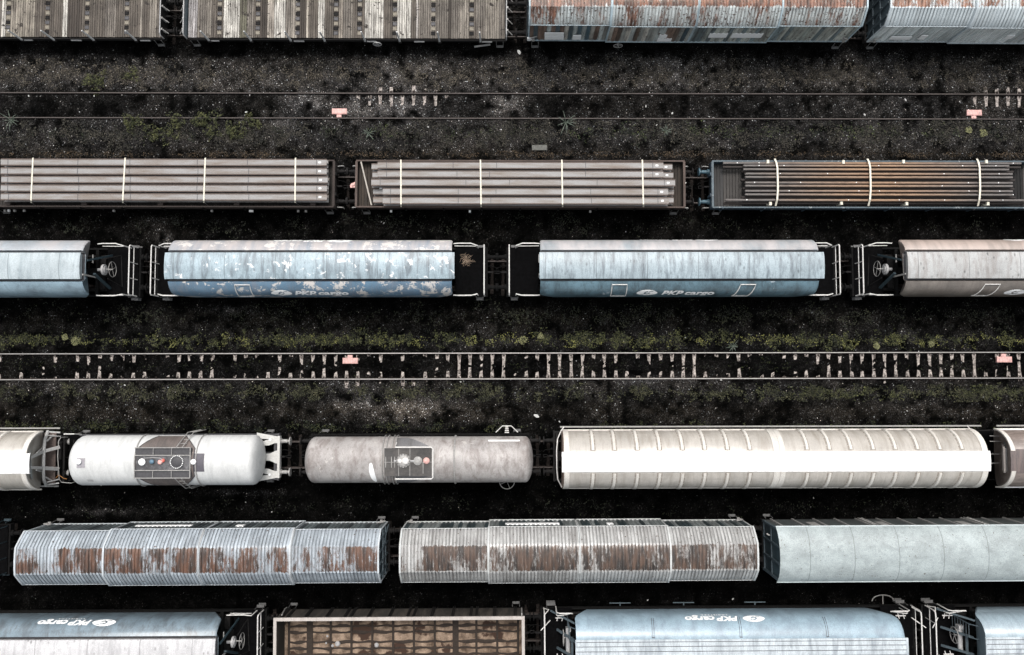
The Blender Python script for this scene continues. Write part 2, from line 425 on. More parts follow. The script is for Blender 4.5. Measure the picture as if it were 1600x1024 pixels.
def np_mesh(name, V, F, C, m, kind=None, label=None, cat=None, smooth=False):
    """one mesh from arrays: V (n,3), F (m,k), C (n,3)"""
    me = bpy.data.meshes.new(name); k = F.shape[1]
    me.vertices.add(len(V)); me.vertices.foreach_set('co', V.astype(np.float32).ravel())
    me.loops.add(F.size); me.loops.foreach_set('vertex_index', F.astype(np.int32).ravel())
    me.polygons.add(len(F)); me.polygons.foreach_set('loop_start', (np.arange(len(F))*k).astype(np.int32))
    me.update(calc_edges=True); me.validate()
    a = me.attributes.new('tone', 'FLOAT_COLOR', 'POINT'); a.data.foreach_set('color', np.concatenate([C, np.ones((len(C),1))], 1).astype(np.float32).ravel())
    if smooth: me.polygons.foreach_set('use_smooth', [True]*len(me.polygons))
    me.materials.append(m); o = bpy.data.objects.new(name, me); S.collection.objects.link(o)
    return tag(o, label, cat, kind=kind)
def axis(lo, hi, st):
    a = list(np.arange(lo, hi+st/2, st)); d = st
    L = lo; R = hi; pre = []; post = []
    while R < 600:
        d *= 1.5; R += d; L -= d; post.append(R); pre.append(L)
    return np.array(pre[::-1]+a+post)
gx = axis(-33, 33, .10); gy = axis(-23, 26, .085)
GX, GY = np.meshgrid(gx, gy, indexing='ij')
GZ = ground_h(GX, GY)
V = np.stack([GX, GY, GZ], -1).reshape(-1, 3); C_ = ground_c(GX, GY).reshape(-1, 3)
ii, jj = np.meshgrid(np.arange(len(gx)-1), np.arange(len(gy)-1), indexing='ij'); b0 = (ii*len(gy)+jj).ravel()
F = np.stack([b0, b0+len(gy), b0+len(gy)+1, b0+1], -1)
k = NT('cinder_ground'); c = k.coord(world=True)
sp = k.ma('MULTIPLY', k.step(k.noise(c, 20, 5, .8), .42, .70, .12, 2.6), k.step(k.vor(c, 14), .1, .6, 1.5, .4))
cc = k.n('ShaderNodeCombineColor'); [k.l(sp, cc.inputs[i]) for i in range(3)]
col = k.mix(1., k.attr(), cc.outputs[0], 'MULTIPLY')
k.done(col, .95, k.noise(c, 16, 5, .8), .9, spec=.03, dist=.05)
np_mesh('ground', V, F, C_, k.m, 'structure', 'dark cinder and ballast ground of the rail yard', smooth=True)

def scatter(name, X, Y, size, col, m, kind, label, cat, flatten=.55, lift=0.):
    """many small four-sided stones lying on the ground"""
    n = len(X); a = rng.uniform(0, 6.28, n); Z = ground_h(X, Y)+lift
    P = []
    for i in range(4):
        t = a+i*math.pi/2+rng.uniform(-.5, .5, n); r = size*rng.uniform(.6, 1.25, n)
        P.append(np.stack([X+r*np.cos(t), Y+r*np.sin(t), Z-.012], -1))
    P.append(np.stack([X+size*rng.uniform(-.4,.4,n), Y+size*rng.uniform(-.4,.4,n), Z+size*flatten*rng.uniform(.7,1.5,n)], -1))
    V = np.stack(P, 1).reshape(-1, 3); q = np.arange(n)*5
    F = np.concatenate([np.stack([q+i, q+(i+1)%4, q+4], -1) for i in range(4)])
    return np_mesh(name, V, F, np.repeat(col, 5, 0), m, kind, label, cat)
k = NT('gravel_stones'); k.done(k.attr(), .85, spec=.3); gm = k.m
N = 330000
X = rng.uniform(-31, 31, N); Y = rng.uniform(-17.5, 23.5, N)
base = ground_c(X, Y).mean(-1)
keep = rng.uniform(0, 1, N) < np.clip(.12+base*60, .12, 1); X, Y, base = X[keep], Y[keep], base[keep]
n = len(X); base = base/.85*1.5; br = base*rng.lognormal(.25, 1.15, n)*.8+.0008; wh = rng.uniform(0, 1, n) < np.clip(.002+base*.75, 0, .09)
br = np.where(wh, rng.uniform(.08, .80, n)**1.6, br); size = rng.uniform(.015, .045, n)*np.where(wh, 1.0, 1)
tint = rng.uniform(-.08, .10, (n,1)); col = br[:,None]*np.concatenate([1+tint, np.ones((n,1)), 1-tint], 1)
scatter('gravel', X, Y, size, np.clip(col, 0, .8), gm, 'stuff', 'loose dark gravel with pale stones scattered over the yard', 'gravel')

# ------------------------------------------------------------------ low growth (moss, weeds, grass) as leaf-sized faces
k = NT('leaf'); k.done(k.attr(), .6, spec=.25)
k.bs.inputs['Transmission Weight'].default_value = 0
leafm = k.m
def leaves(X, Y, Z, size, col, asp=.5, up=.8):
    n = len(X); a = rng.uniform(0, 6.28, n); t = rng.uniform(-up, up, n)
    dx = np.stack([np.cos(a)*np.cos(t), np.sin(a)*np.cos(t), np.sin(t)], -1)*size[:,None]
    dy = np.stack([-np.sin(a), np.cos(a), rng.uniform(-.5, .5, n)], -1)*(size*asp)[:,None]
    c = np.stack([X, Y, Z], -1)
    V = np.stack([c-dx, c+dy, c+dx, c-dy], 1).reshape(-1, 3); q = np.arange(n)*4
    return V, np.stack([q, q+1, q+2, q+3], -1), np.repeat(col, 4, 0)
LV, LF, LC = [], [], []; cnt = 0
def addl(V, F, C):
    global cnt
    LV.append(V); LF.append(F+cnt); LC.append(C); cnt += len(V)
def gband(px0, px1, py0, py1, N, thr, cols, size=(.02,.06), hgt=.10, sc=1.1, seed=50):
    X0, Y1 = T(px0, py0, 0); X1, Y0 = T(px1, py1, 0); X0 = T(px0, (py0+py1)/2, 0)[0]; X1 = T(px1, (py0+py1)/2, 0)[0]
    X = rng.uniform(X0, X1, N); Y = rng.uniform(Y0, Y1, N); f = fbm(X, Y, sc, seed, 4)
    edge = np.clip(np.minimum(Y-Y0, Y1-Y)/(.5*(Y1-Y0)), 0, 1)
    f = .55*f+.45*fbm(X, Y, 4.5, seed+3, 3); keep = (f+(.20*(edge-1))) > thr+rng.normal(0, .045, N); X, Y, f = X[keep], Y[keep], f[keep]; n = len(X)
    z = ground_h(X, Y)+rng.uniform(0, 1, n)*hgt*np.clip((f-thr)*6, .2, 1)
    ca = np.array(cols[0]); cb = np.array(cols[1]); t = np.clip(rng.normal(.3, .4, n)+ (fbm(X, Y, 3, seed+9, 2)-.5)*1.2, 0, 1)[:,None]
    col = (ca*(1-t)+cb*t)*rng.uniform(.5, 1.4, (n,1))
    addl(*leaves(X, Y, z, rng.uniform(*size, n), col))
G1 = ((.008,.010,.005), (.085,.092,.036)); G2 = ((.007,.010,.007), (.040,.048,.026)); DRY = ((.020,.018,.014), (.12,.105,.082)); YEL = ((.06,.065,.022), (.26,.26,.09))
gband(-20, 1620, 512, 550, 60000, .485, G1, seed=50)
gband(-20, 1620, 519, 546, 26000, .54, YEL, size=(.02,.05), hgt=.14, sc=1.6, seed=57)
gband(-20, 1620, 598, 628, 40000, .46, ((.014,.016,.008), (.075,.075,.040)), seed=61)
gband(1180, 1620, 600, 628, 12000, .49, G1, seed=63)
gband(-20, 1620, 92, 143, 60000, .47, DRY, seed=66)
gband(-20, 1620, 186, 238, 62000, .46, ((.013,.013,.010), (.070,.064,.050)), seed=70)
gband(-20, 1620, 186, 232, 22000, .55, G2, seed=73)
gband(560, 1500, 186, 226, 9000, .55, ((.02,.03,.015), (.09,.11,.04)), seed=76)
gband(-20, 1620, 236, 248, 9000, .45, ((.03,.022,.014), (.09,.065,.04)), seed=79)
gband(-20, 1620, 655, 680, 22000, .50, ((.008,.012,.006), (.05,.055,.02)), seed=83)
gband(-20, 1620, 466, 520, 34000, .52, ((.008,.010,.006), (.035,.038,.020)), seed=86)
gband(-20, 1620, 325, 376, 26000, .55, ((.008,.010,.006), (.032,.036,.022)), seed=90)
gband(-20, 1620, 762, 822, 16000, .56, ((.006,.008,.004), (.022,.026,.014)), seed=93)
gband(-20, 1620, 556, 590, 9000, .55, ((.010,.014,.008), (.05,.06,.02)), size=(.02,.04), hgt=.05, seed=96)
np_mesh('weeds', np.concatenate(LV), np.concatenate(LF), np.concatenate(LC), leafm, 'stuff', 'low moss, weeds and dry grass growing between the tracks', 'weeds')

def bush(px, py, r, n, cols, label, h=.45, sz=(.03,.07)):
    X0, Y0 = T(px, py, .1); r = r/26.6
    a = rng.uniform(0, 6.28, n); lob = 1+.35*np.sin(a*3+px)+.25*np.sin(a*5+py); rr = r*np.sqrt(rng.uniform(0, 1, n))*lob*rng.uniform(.8, 1.15, n)
    x = rr*np.cos(a); y = rr*np.sin(a)*.85; z = rng.uniform(.02, 1, n)*h*np.clip(1-(rr/r/1.5)**2, .1, 1)
    cl = fbm(x+px, y+py, 4, 5, 2); keep = cl > .36; x, y, z, cl = x[keep], y[keep], z[keep], cl[keep]; m = len(x)
    t = np.clip((z/h)*.9+(cl-.5)*1.5+rng.normal(0, .2, m), 0, 1)[:,None]
    t = np.clip(rng.normal(.45, .3, (m,1))+(cl[:,None]-.5)*1.5, 0, 1)
    col = (np.array(cols[0])*(1-t)+np.array(cols[1])*t)*rng.uniform(.6, 1.3, (m,1))
    V, F, C = leaves(x, y, z, rng.uniform(*sz, m), col)
    rt = root('shrub', label, 'shrub', (X0, Y0, float(ground_h(np.array([X0]), np.array([Y0]))[0])), 0, 'low shrubs along the upper empty track')
    o = np_mesh('foliage', V, F, C, leafm); o.parent = rt
    b = B()
    for i in range(7):
        t = i*.9+px; b.tube([(0,0,-.03), (r*.35*math.cos(t), r*.35*math.sin(t), h*.4), (r*.75*math.cos(t), r*.7*math.sin(t), h*.6)], .008, 4)
    b.build('stem', M['rail'], rt)
SG = ((.010,.015,.007), (.085,.090,.034))
for px, py, r, n, h, lab in ((208,192,15,420,.35,'small green shrub below the upper track, leftmost of its row'),
    (240,208,17,300,.25,'thin low shrub right of the leftmost shrub, spreading low'), (278,190,17,420,.4,'dark green shrub growing against the lower rail of the upper track'),
    (326,192,21,900,.55,'bushiest green shrub overgrowing the lower rail of the upper track'), (362,205,17,560,.4,'round shrub just right of the bushiest one'),
    (392,194,15,420,.35,'green shrub at the right end of its row, under the lower rail'), (150,129,17,620,.4,'yellowish shrub above the upper rail of the upper track'),
    (205,118,14,260,.3,'sparse yellowish shrub right of the one above the upper rail'), (265,212,16,260,.25,'sparse low shrub below the dark green one')):
    bush(px, py, r, n, SG, lab, h)
for px, py, r, lab in ((1512,204,5.5,'bright yellow green tuft under the right red box, left of its pair'), (1535,209,6,'bright yellow green tuft under the right red box, right of its pair'),
    (817,532,6.5,'largest bright yellow moss cushion above the track with sleepers'), (845,526,5,'yellow moss cushion just right of the largest one'), (120,533,7,'yellow moss cushion in the left part of the green strip'),
    (103,527,5,'small yellow moss cushion left above the larger one'), (1453,538,5,'pale round moss cushion near the right end of the green strip'), (1368,541,5,'grey green moss cushion left of the pale round one')):
    X0, Y0 = T(px, py, .05); n = 150; r = r/26.6; a = rng.uniform(0, 6.28, n); q = np.sqrt(rng.uniform(0, 1, n))*r*(1+.12*np.sin(a*3+px)+rng.normal(0, .08, n))
    t = rng.uniform(0, 1, (n,1)); col = np.array((.07,.075,.035))*(1-t)+np.array((.27,.27,.13))*t; col = col*rng.uniform(.4, 1.2, (n,1))
    V, F, C = leaves(q*np.cos(a), q*np.sin(a), .10*np.sqrt(np.clip(1-(q/r/1.3)**2, 0, 1))+.01, rng.uniform(.02, .04, n), col, .7, .4)
    o = np_mesh('moss_cushion', V, F, C, leafm, None, lab, 'moss'); o.location = (X0, Y0, float(ground_h(np.array([X0]), np.array([Y0]))[0])); o['group'] = 'moss cushions beside the tracks'
mk = flat('thistle_leaf', (.045,.062,.045), .6, var=.3)
for px, py, r, lab in ((1145,541,13,'grey green rosette weed against the upper rail of the track with sleepers'), (884,192,22,'large spiky rosette weed under the upper track, right of the middle'),
    (18,188,20,'large spiky weed at the left end of the upper track'), (575,208,15,'small spiky weed below the upper track near the red box'), (1040,205,12,'small spiky weed under the upper track beside the largest rosette')):
    X0, Y0 = T(px, py, .1); r = r/26.6; b = B()
    for i in range(11):
        a = i*2.4+random.uniform(-.3, .3); L = r*random.uniform(.5, 1.05); w_ = .018+.012*random.random(); n = 6; up = random.uniform(.1, .35)
        vs = []
        for j in range(n+1):
            t = j/n; wd = w_*math.sin(math.pi*min(1, t*.9+.08))*(1.3 if j % 2 else .55); z = .03+up*L*math.sin(t*2.4)
            cx, cy = L*t*math.cos(a), L*t*math.sin(a)
            vs += [(cx-wd*math.sin(a), cy+wd*math.cos(a), z), (cx+wd*math.sin(a), cy-wd*math.cos(a), z)]
        b.add(vs, [(2*j, 2*j+1, 2*j+3, 2*j+2) for j in range(n)])
    o = b.build('rosette_weed', mk); o.location = (X0, Y0, float(ground_h(np.array([X0]), np.array([Y0]))[0])); tag(o, lab, 'weed', 'rosette weeds between the tracks')

# ------------------------------------------------------------------ tracks
def rail_prof(z=.05):
    return [(-.07,z),(.07,z),(.07,z+.012),(.012,z+.03),(.012,z+.11),(.036,z+.125),(.036,z+.15),(-.036,z+.15),(-.036,z+.125),(-.012,z+.11),(-.012,z+.03),(-.07,z+.012)]
def conc(): 
    k = NT('weathered_concrete'); c = k.coord(world=True)
    f = k.noise(c, 7, 6, .8); col = k.mix(k.step(f, .40, .66), (.06,.05,.045), (.58,.52,.48)); return k.done(col, .85, f, .5, spec=.2)
M['conc'] = conc()
def sleeper_mesh():
    b = B(); st = [(-1.25,.12,.10),(-1.05,.125,.115),(-.62,.135,.118),(-.35,.10,.112),(0,.09,.108),(.35,.10,.112),(.62,.135,.118),(1.05,.125,.115),(1.25,.12,.10)]
    # widths along the sleeper, seated so that the ends carry the rails
    rings = []
    for y, w2, zt in st:
        zt = zt-.055
        rings.append([(-w2, y, -.12), (w2, y, -.12), (w2*.80, y, zt), (-w2*.80, y, zt)])
    b.loft(rings); return b
sl0 = sleeper_mesh().build('sleeper', M['conc'])
sl0_mesh = sl0.data; gap_sleeper_mesh = sl0.data.copy(); gap_sleeper_mesh.materials[0] = M['gap_sleeper']; bpy.data.objects.remove(sl0)
fast0 = B()
fast0.box(-.085, .085, -.19, .19, .048, .062)
for d in (-.115, .115): fast0.box(-.05, .05, d-.03, d+.03, .055, .085); fast0.cyl((0, d, .08), (0, d, .115), .018, 6)
fa = fast0.build('rail_fastening', M['rail']); fa_mesh = fa.data; bpy.data.objects.remove(fa)
def track(row, label, spans, polished, grp='rail tracks'):
    X0, X1 = -33., 33.
    r = root('railway_track', label, 'track', (row.x0, row.y0, 0), row.a, grp)
    for sy in (-1, 1):
        b = B(); b.loft([[(x, sy*.7525+y, z) for y, z in rail_prof()] for x in (X0-row.x0, X1-row.x0)])
        ra = b.build('rail', M['rail'], r)
        b = B(); w_ = .024 if polished else .024
        b.box(X0-row.x0, X1-row.x0, sy*.7525-w_, sy*.7525+w_, .2, .203); b.build('rail_head', M['railtop'] if polished else M['railtop_dull'], ra)
    pitch = .6565; x = T(538 if row is R2 else 541.5 if row is RT else 541, 572, .1)[0]; x -= math.floor((x-X0)/pitch)*pitch; i = 0
    while x < X1:
        if any(a <= x <= c for a, c in spans):
            o = bpy.data.objects.new('sleeper', sl0_mesh if row in (R2, RT) else gap_sleeper_mesh); S.collection.objects.link(o); o.parent = r
            dz = random.gauss(0, .014) if row in (R2, RT) else 0
            o.location = (x-row.x0+random.uniform(-.02, .02), random.uniform(-.03, .03), min(.0, dz)+.0); o.rotation_euler = (random.uniform(-.006, .006), 0, random.uniform(-.03, .03))
            for sy in (-1, 1):
                f = bpy.data.objects.new('rail_fastening', fa_mesh); S.collection.objects.link(f); f.parent = o; f.location = (0, sy*.7525, 0)
        x += pitch
def px_span(row, a, b_): return (T(a, 512, 0)[0], T(b_, 512, 0)[0])
x_ = lambda p, py: T(p, py, .1)[0]
def spn(py, *ps): return [(x_(a, py), x_(b_, py)) for a, b_ in ps]
track(R1, 'track under the top row of wagons, seen only in the gaps', spn(30, (250, 290), (790, 830), (1350, 1362)), False)
track(R2, 'empty overgrown track with dull rails between the first and second rows', spn(165, (536, 708), (1505, 1660)), False)
track(R3, 'track under the wagons loaded with beams', spn(286, (520, 560), (1068, 1114)), False)
track(R4, 'track under the blue hopper wagons with railings', spn(420, (205, 235), (757, 795), (1313, 1343)), False)
track(RT, 'empty track with bright rails and showing concrete sleepers', spn(572, (-40, 1640)), True)
track(R5, 'track under the tank wagons', spn(716, (90, 120), (436, 482), (830, 874), (1540, 1560)), False)
track(R6, 'track under the rusty roofed covered wagons', spn(872, (5, 30), (595, 625), (1182, 1205)), False)
track(R7, 'track under the bottom row of wagons', spn(1010, (410, 430), (815, 848), (1440, 1465)), False)

# ------------------------------------------------------------------ small things on the ground
def redbox(px, py, up, lab):
    X, Y = T(px, py, .25); r = root('track_magnet', lab, 'trackside box', (X, Y, 0), 0, 'faded red boxes fixed between the rails')
    b = B(); b.loft([[(-.42,-.15,.05),(.42,-.15,.05),(.42,.15,.05),(-.42,.15,.05)],[(-.44,-.17,.09),(.44,-.17,.09),(.44,.17,.09),(-.44,.17,.09)],[(-.44,-.17,.22),(.44,-.17,.22),(.44,.17,.22),(-.44,.17,.22)],[(-.39,-.13,.25),(.39,-.13,.25),(.39,.13,.25),(-.39,.13,.25)]])
    b.build('housing', M['pink'], r)
    b = B(); s = -up; b.box(-.16, .12, min(s*.172, s*.34), max(s*.172, s*.34), .05, .19); b.cyl((-.02, s*.26, .19), (-.02, s*.26, .21), .05, 10); b.build('cable_box', M['pink'], r)
    b = B()
    for dx in (-.3, .3): b.cyl((dx, 0, .25), (dx, 0, .265), .03, 8)
    b.build('bolt', M['steel'], r)
redbox(530, 174, 1, 'faded red box with small tab, on the upper empty track at left')
redbox(1523, 176, 1, 'faded red box with small tab, on the upper empty track at right')
redbox(547, 564, -1, 'faded red box with small tab, on the sleepered track at left')
redbox(1570, 562, -1, 'faded red box with small tab, on the sleepered track at right')
b = B(); X, Y = T(843, 231, .1)
b.loft([[(-.45,-.16,0),(.45,-.16,0),(.45,.16,0),(-.45,.16,0)],[(-.45,-.16,.07),(.45,-.16,.07),(.45,.16,.07),(-.45,.16,.07)],[(-.43,-.14,.085),(.43,-.14,.085),(.43,.14,.085),(-.43,.14,.085)]])
o = b.build('concrete_slab', flat('old_slab', (.11,.11,.10), .9, var=.4)); o.location = (X, Y, .05); o.rotation_euler.z = .02; tag(o, 'grey concrete slab lying in the weeds above the middle beam wagon', 'slab')
k = 0
for px, py, s, lab in ((669,199,.11,'white scrap standing upright below the upper track, left of centre'),(838,650,.22,'largest torn white scrap, on the dark path above the long beige wagon'),(874,659,.10,'white scrap beside the corner of the long beige wagon'),
    (720,597,.09,'curled white scrap under the sleepered track near the middle'),(600,349,.08,'pair of white scraps above the middle gap of the blue hoppers'),(596,347,.06,'smaller white scrap left of its pair above the blue hoppers'),
    (391,150,.06,'tiny white scrap on the upper rail at left'),(46,151,.10,'white scrap between the rails at far left of the upper track'),(148,151,.07,'white scrap between the rails under the yellowish shrub'),(385,176,.10,'pale scrap near the lower rail left of the red box'),
    (325,221,.05,'tiny white scrap below the bushiest shrub'),(196,602,.08,'pale scrap just below the lower bright rail at left'),(1126,594,.09,'white scraps on the lower bright rail right of centre'),(1026,196,.09,'white scrap below the upper track near the spiky weeds'),
    (1009,167,.10,'white scrap between the dull rails right of centre'),(1050,178,.12,'white scrap near the lower dull rail right of centre'),(1414,157,.12,'pale scrap between the dull rails towards the right'),(1350,180,.12,'pale scrap resting by the lower dull rail towards the right'),
    (1271,778,.08,'white scrap on black ground below the long beige wagon'),(1000,500,.04,'tiny white speck on the path under the second blue hopper'),(926,119+2,.06,'tiny white scrap above the upper track near the middle'),(811,82,.22,'pale ash scrap under the gap of the top row'),
    (158,758,.10,'white scrap under the white tank'),(195,770,.05,'tiny white scrap right under the white tank'),(384,785,.06,'white scrap below the right end of the white tank'),(425,800,.06,'white scrap below the left coupling of the grey tank'),
    (176,797,.05,'tiny scrap between the white tank and the rusty roof'),(1145,936,.10,'white scrap above the right blue hopper at the bottom'),(1160,951,.14,'pale scrap lying close above the lettering of the right blue hopper'),(1012,938,.08,'small white scrap above the bottom blue hopper')):
    s *= .75; X, Y = T(px, py, .06); b = B(); n = 7; pts = [(s*random.uniform(.6,1.1)*math.cos(i*6.283/n)*1.2, s*random.uniform(.4,1.0)*math.sin(i*6.283/n)*.7) for i in range(n)]
    zt = [random.uniform(.02, .05) for _ in pts]
    b.loft([[(x, y, z-.02) for (x, y), z in zip(pts, zt)], [(x*.95, y*.95, z) for (x, y), z in zip(pts, zt)]])
    b.add([(0,0,.075)], []); o = b.build('litter_scrap', M['scrap']); a = random.uniform(0, 3)
    o.location = (X, Y, float(ground_h(np.array([X]), np.array([Y]))[0])+.0); o.rotation_euler.z = a; tag(o, lab, 'litter', 'white scraps of litter lying about the yard')

# ------------------------------------------------------------------ wagon helpers
def LZ(W, px, py, yl):
    """height of the point seen at photo row py on the upright plane y = yl"""
    a, b_ = -1., 8.
    for _ in range(30):
        m = (a+b_)/2
        if W.L(px, py, m)[1] > yl if py < NAD else W.L(px, py, m)[1] < yl: a = m
        else: b_ = m
    return a
def P3(W, px, py, z): x, y = W.L(px, py, z); return (x, y, z)
def both(prof): return [(-y, z) for y, z in prof[::-1]]+[(y, z) for y, z in prof if y > 1e-6]
def offset(prof, d):
    out = []
    for i, (y, z) in enumerate(prof):
        y0, z0 = prof[max(i-1, 0)]; y1, z1 = prof[min(i+1, len(prof)-1)]
        ty, tz = y1-y0, z1-z0; l = math.hypot(ty, tz); out.append((y-tz/l*d, z+ty/l*d))
    return out
def corrugated(b, x0, x1, prof, pitch, depth, groove=.32, tones=None, grime=False):
    n = max(1, round((x1-x0)/pitch)); p = (x1-x0)/n; lo = offset(prof, -depth)
    for i in range(n):
        a = x0+i*p; g = p*groove/2
        if tones: b.cur = tones(i, n)
        st = [(a, lo), (a+g*.8, lo), (a+g*1.3, prof), (a+p-g*1.3, prof), (a+p-g*.8, lo), (a+p, lo)]
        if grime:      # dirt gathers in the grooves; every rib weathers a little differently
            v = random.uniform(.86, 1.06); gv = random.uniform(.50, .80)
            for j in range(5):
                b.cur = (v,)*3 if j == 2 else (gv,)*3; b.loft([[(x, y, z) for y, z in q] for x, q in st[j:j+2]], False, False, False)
        else: b.loft([[(x, y, z) for y, z in q] for x, q in st], False, False, False)
    b.cur = None
def shell(b, x0, x1, prof, t=.04):
    """open profile given thickness, solid from x0 to x1"""
    inn = offset(prof, -t); ring = prof+inn[::-1]
    b.loft([[(x0, y, z) for y, z in ring], [(x1, y, z) for y, z in ring]])

# ------------------------------------------------------------------ covered wagons with corrugated sliding walls
CP = [(0,4.14),(.38,4.13),(.715,4.09),(.74,4.06),(1.07,3.74),(1.395,3.38),(1.41,3.30)]
CPF = both(CP); CPF = [(-y, z) for y, z in CP[::-1]][:-1]+CP
CPF = [(-y, z) for y, z in CPF]      # profile runs so that offset() points outward
def orient(prof):
    # make offset(prof, +d) go outward (upwards in the middle)
    m = len(prof)//2; return prof if offset(prof, .1)[m][1] > prof[m][1] else prof[::-1]
CPF = orient(CPF)
def covered(W, secs, high, roofm, sidem, trim, endm, tones, pitch=.185, panels=(), ends_bars=(-1, 1)):
    frame(W, W.h, 1.34); ends(W, W.h+.1); bogies(W, W.h)
    xs = [W.lx(p, 4.1) for p in secs]; xs[0] = -W.h+.02; xs[-1] = W.h-.02
    for i in range(len(xs)-1):
        up = .075 if high[i] else 0.; x0, x1 = xs[i], xs[i+1]
        if high[i]: x0 -= .06; x1 += .06
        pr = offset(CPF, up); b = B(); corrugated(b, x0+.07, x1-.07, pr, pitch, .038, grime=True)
        rf = b.build('roof_section', roofm, W.r)
        b = B()
        for xe in (x0, x1-.09): shell(b, xe, xe+.09, offset(pr, .045), .09)
        # one trim frame at each end of the section, joined by the eave strips
        for sy in (-1, 1): b.box(x0, x1, sy*(1.405+up), sy*(1.435+up), 3.26, 3.33)
        b.build('roof_frame', trim, rf)
        for sy in (-1, 1):
            y = sy*(1.38+up); wp = [(y, 3.29), (y, 2.2), (y, 1.22)]
            if offset(wp, .1)[1][0]*sy < abs(y): wp = wp[::-1]
            b = B(); corrugated(b, x0+.05, x1-.05, wp, .25, .045, .4, tones(i, sy))
            sw = b.build('sliding_wall', sidem, W.r)
            b = B()
            for xe in (x0, x1-.07): b.box(xe, xe+.07, y-sy*.03, y+sy*.02, 1.2, 3.27)
            b.box(x0, x1, y-sy*.05, y+sy*.03, 1.14, 1.2); b.build('wall_frame', trim, sw)
    for sx in (-1, 1):
        b = B(); inn = offset(CPF, -.07); ring = [(y, z) for y, z in inn]+[(inn[-1][0], 1.2), (inn[0][0], 1.2)]
        b.loft([[(sx*(W.h-.16), y, z) for y, z in ring], [(sx*(W.h-.10), y, z) for y, z in ring]]); e = b.build('end_wall', endm, W.r)
        b = B(); x = sx*(W.h-.03)
        for y in (-.95, -.32, .32, .95): b.box(x-.04, x+.04, y-.05, y+.05, 1.2, 3.95 if abs(y) < .5 else 3.72)
        for z in (2.0, 2.9): b.box(x-.03, x+.05, -1.3, 1.3, z-.04, z+.04)
        b.build('end_posts', M['tealbar'], e)
        b = B(); b.bar((x+sx*.06, -1.25, 1.3), (x+sx*.06, -.35, 3.3), .05); b.bar((x+sx*.06, .35, 3.3), (x+sx*.06, 1.25, 1.3), .05); b.build('brace', M['tealbar'], e)
        for sy in (-1, 1):
            b = B(); y = sy*1.45
            b.tube([(x-sx*.1, y, 1.3), (x-sx*.35, y+sy*.05, 1.5), (x-sx*.15, y+sy*.06, 1.8), (x-sx*.5, y+sy*.03, 1.95)], .035, 6)
            b.cyl((x-sx*.3, y-sy*.05, 1.5), (x-sx*.3, y+sy*.12, 1.5), .08, 8); b.build('locking_handle', M['grey_rail'], W.r)
    for px, py0, py1, wpx in panels:
        yl = -1.47 if py0 < NAD else 1.47
        z0, z1 = sorted((LZ(W, px, py0, yl), LZ(W, px, py1, yl))); x0 = W.lx(px, (z0+z1)/2, yl); x1 = W.lx(px+wpx, (z0+z1)/2, yl)
        b = B(); b.box(x0, x1, yl-.01, yl+.05, z0, z1) if yl < 0 else b.box(x0, x1, yl-.05, yl+.01, z0, z1); b.build('data_panel', M['letter'], W.r)
    footsteps(W, W.h)
RUSTD = ((.038,.025,.019), (.125,.062,.038)); RUSTE = ((.026,.021,.018), (.095,.058,.040))
def pal(cols, seed):
    def f(i, sy):
        rr = random.Random(seed*100+i*10+sy)
        def g(j, n):
            c = rr.choice(cols); v = rr.uniform(.75, 1.25); return tuple(min(1, x*v) for x in c)
        return g
    return f
GRPC = 'covered wagons with corrugated sliding walls'
W13 = Wg(R1, 826, 1357, 4.1, 'covered_wagon', 'covered wagon with peeling blue and rusty side, top row', GRPC)
covered(W13, (826, 957, 1092, 1222, 1357), (0,1,1,0),
    paint('roof_peeling', (.60,.65,.65), .16, (.14,.12,.10), .6, None, rust=((.07,.036,.026), (.27,.13,.085)), rust_lo=.39, rust_out=.525, attr=True, spots=.10, rough=.42),
    paint('side_peeling', (1,1,1), .25, (.05,.04,.035), .7, (.07,.04,.03), .60, 3.0, attr=True), paint('trim_pale', (.42,.52,.57), .1, (.1,.08,.07), .4), M['teal'],
    lambda i, sy: pal([(.075,.12,.145),(.10,.14,.16),(.20,.14,.11),(.52,.50,.45),(.13,.10,.08),(.46,.50,.49),(.32,.33,.31)] if i < 2 else [(.40,.42,.38),(.46,.48,.44),(.34,.37,.34),(.20,.25,.26)], 13)(i, sy),
    panels=((851,52,56,30),(851,57,62,30),(895,56,62,13),(1030,55,60,12),(1027,61,65,22),(1108,53,59,28),(1143,53,59,48),(850-26,60,64,8)))
W14 = Wg(R1, 1390, 1922, 4.1, 'covered_wagon', 'covered wagon with clean pale blue slope and rusty top, top right corner', GRPC)
covered(W14, (1390, 1526, 1660, 1793, 1922), (0,1,1,0),
    paint('roof_clean_slope', (.60,.67,.70), .08, (.35,.36,.36), .3, None, rust=((.13,.065,.042), (.36,.20,.14)), rust_lo=.475, rust_out=.76, attr=True, rough=.42),
    paint('side_pale', (1,1,1), .12, (.10,.11,.11), .4, attr=True), paint('trim_pale_blue', (.55,.62,.66), .1, (.2,.2,.2), .4), M['tealbar'],
    pal([(.60,.65,.65),(.68,.72,.72),(.52,.57,.57)], 14), panels=((1391,58,62,32),(1437,56,62,10),(1571,56,61,12)))
W61 = Wg(R6, 22, 593, 4.1, 'covered_wagon', 'covered wagon with blue white ribbed roof and orange rust stains, lower left', GRPC)
covered(W61, (22, 163, 311, 453, 593), (0,1,1,0),
    paint('roof_blue_rust', (.35,.395,.435), .2, (.12,.135,.15), .65, None, rust=RUSTD, rust_lo=.47, rust_out=.80, attr=True, rough=.36, spec=.7, spots=.04),
    paint('side_dark_slats', (1,1,1), .2, (.03,.03,.03), .5, attr=True), paint('trim_grey_blue', (.45,.49,.52), .1, (.2,.17,.14), .4), M['teal'],
    pal([(.09,.11,.115),(.10,.12,.125),(.04,.05,.055)], 61), panels=((213,820.6,822,88),(370,820,822,12)))
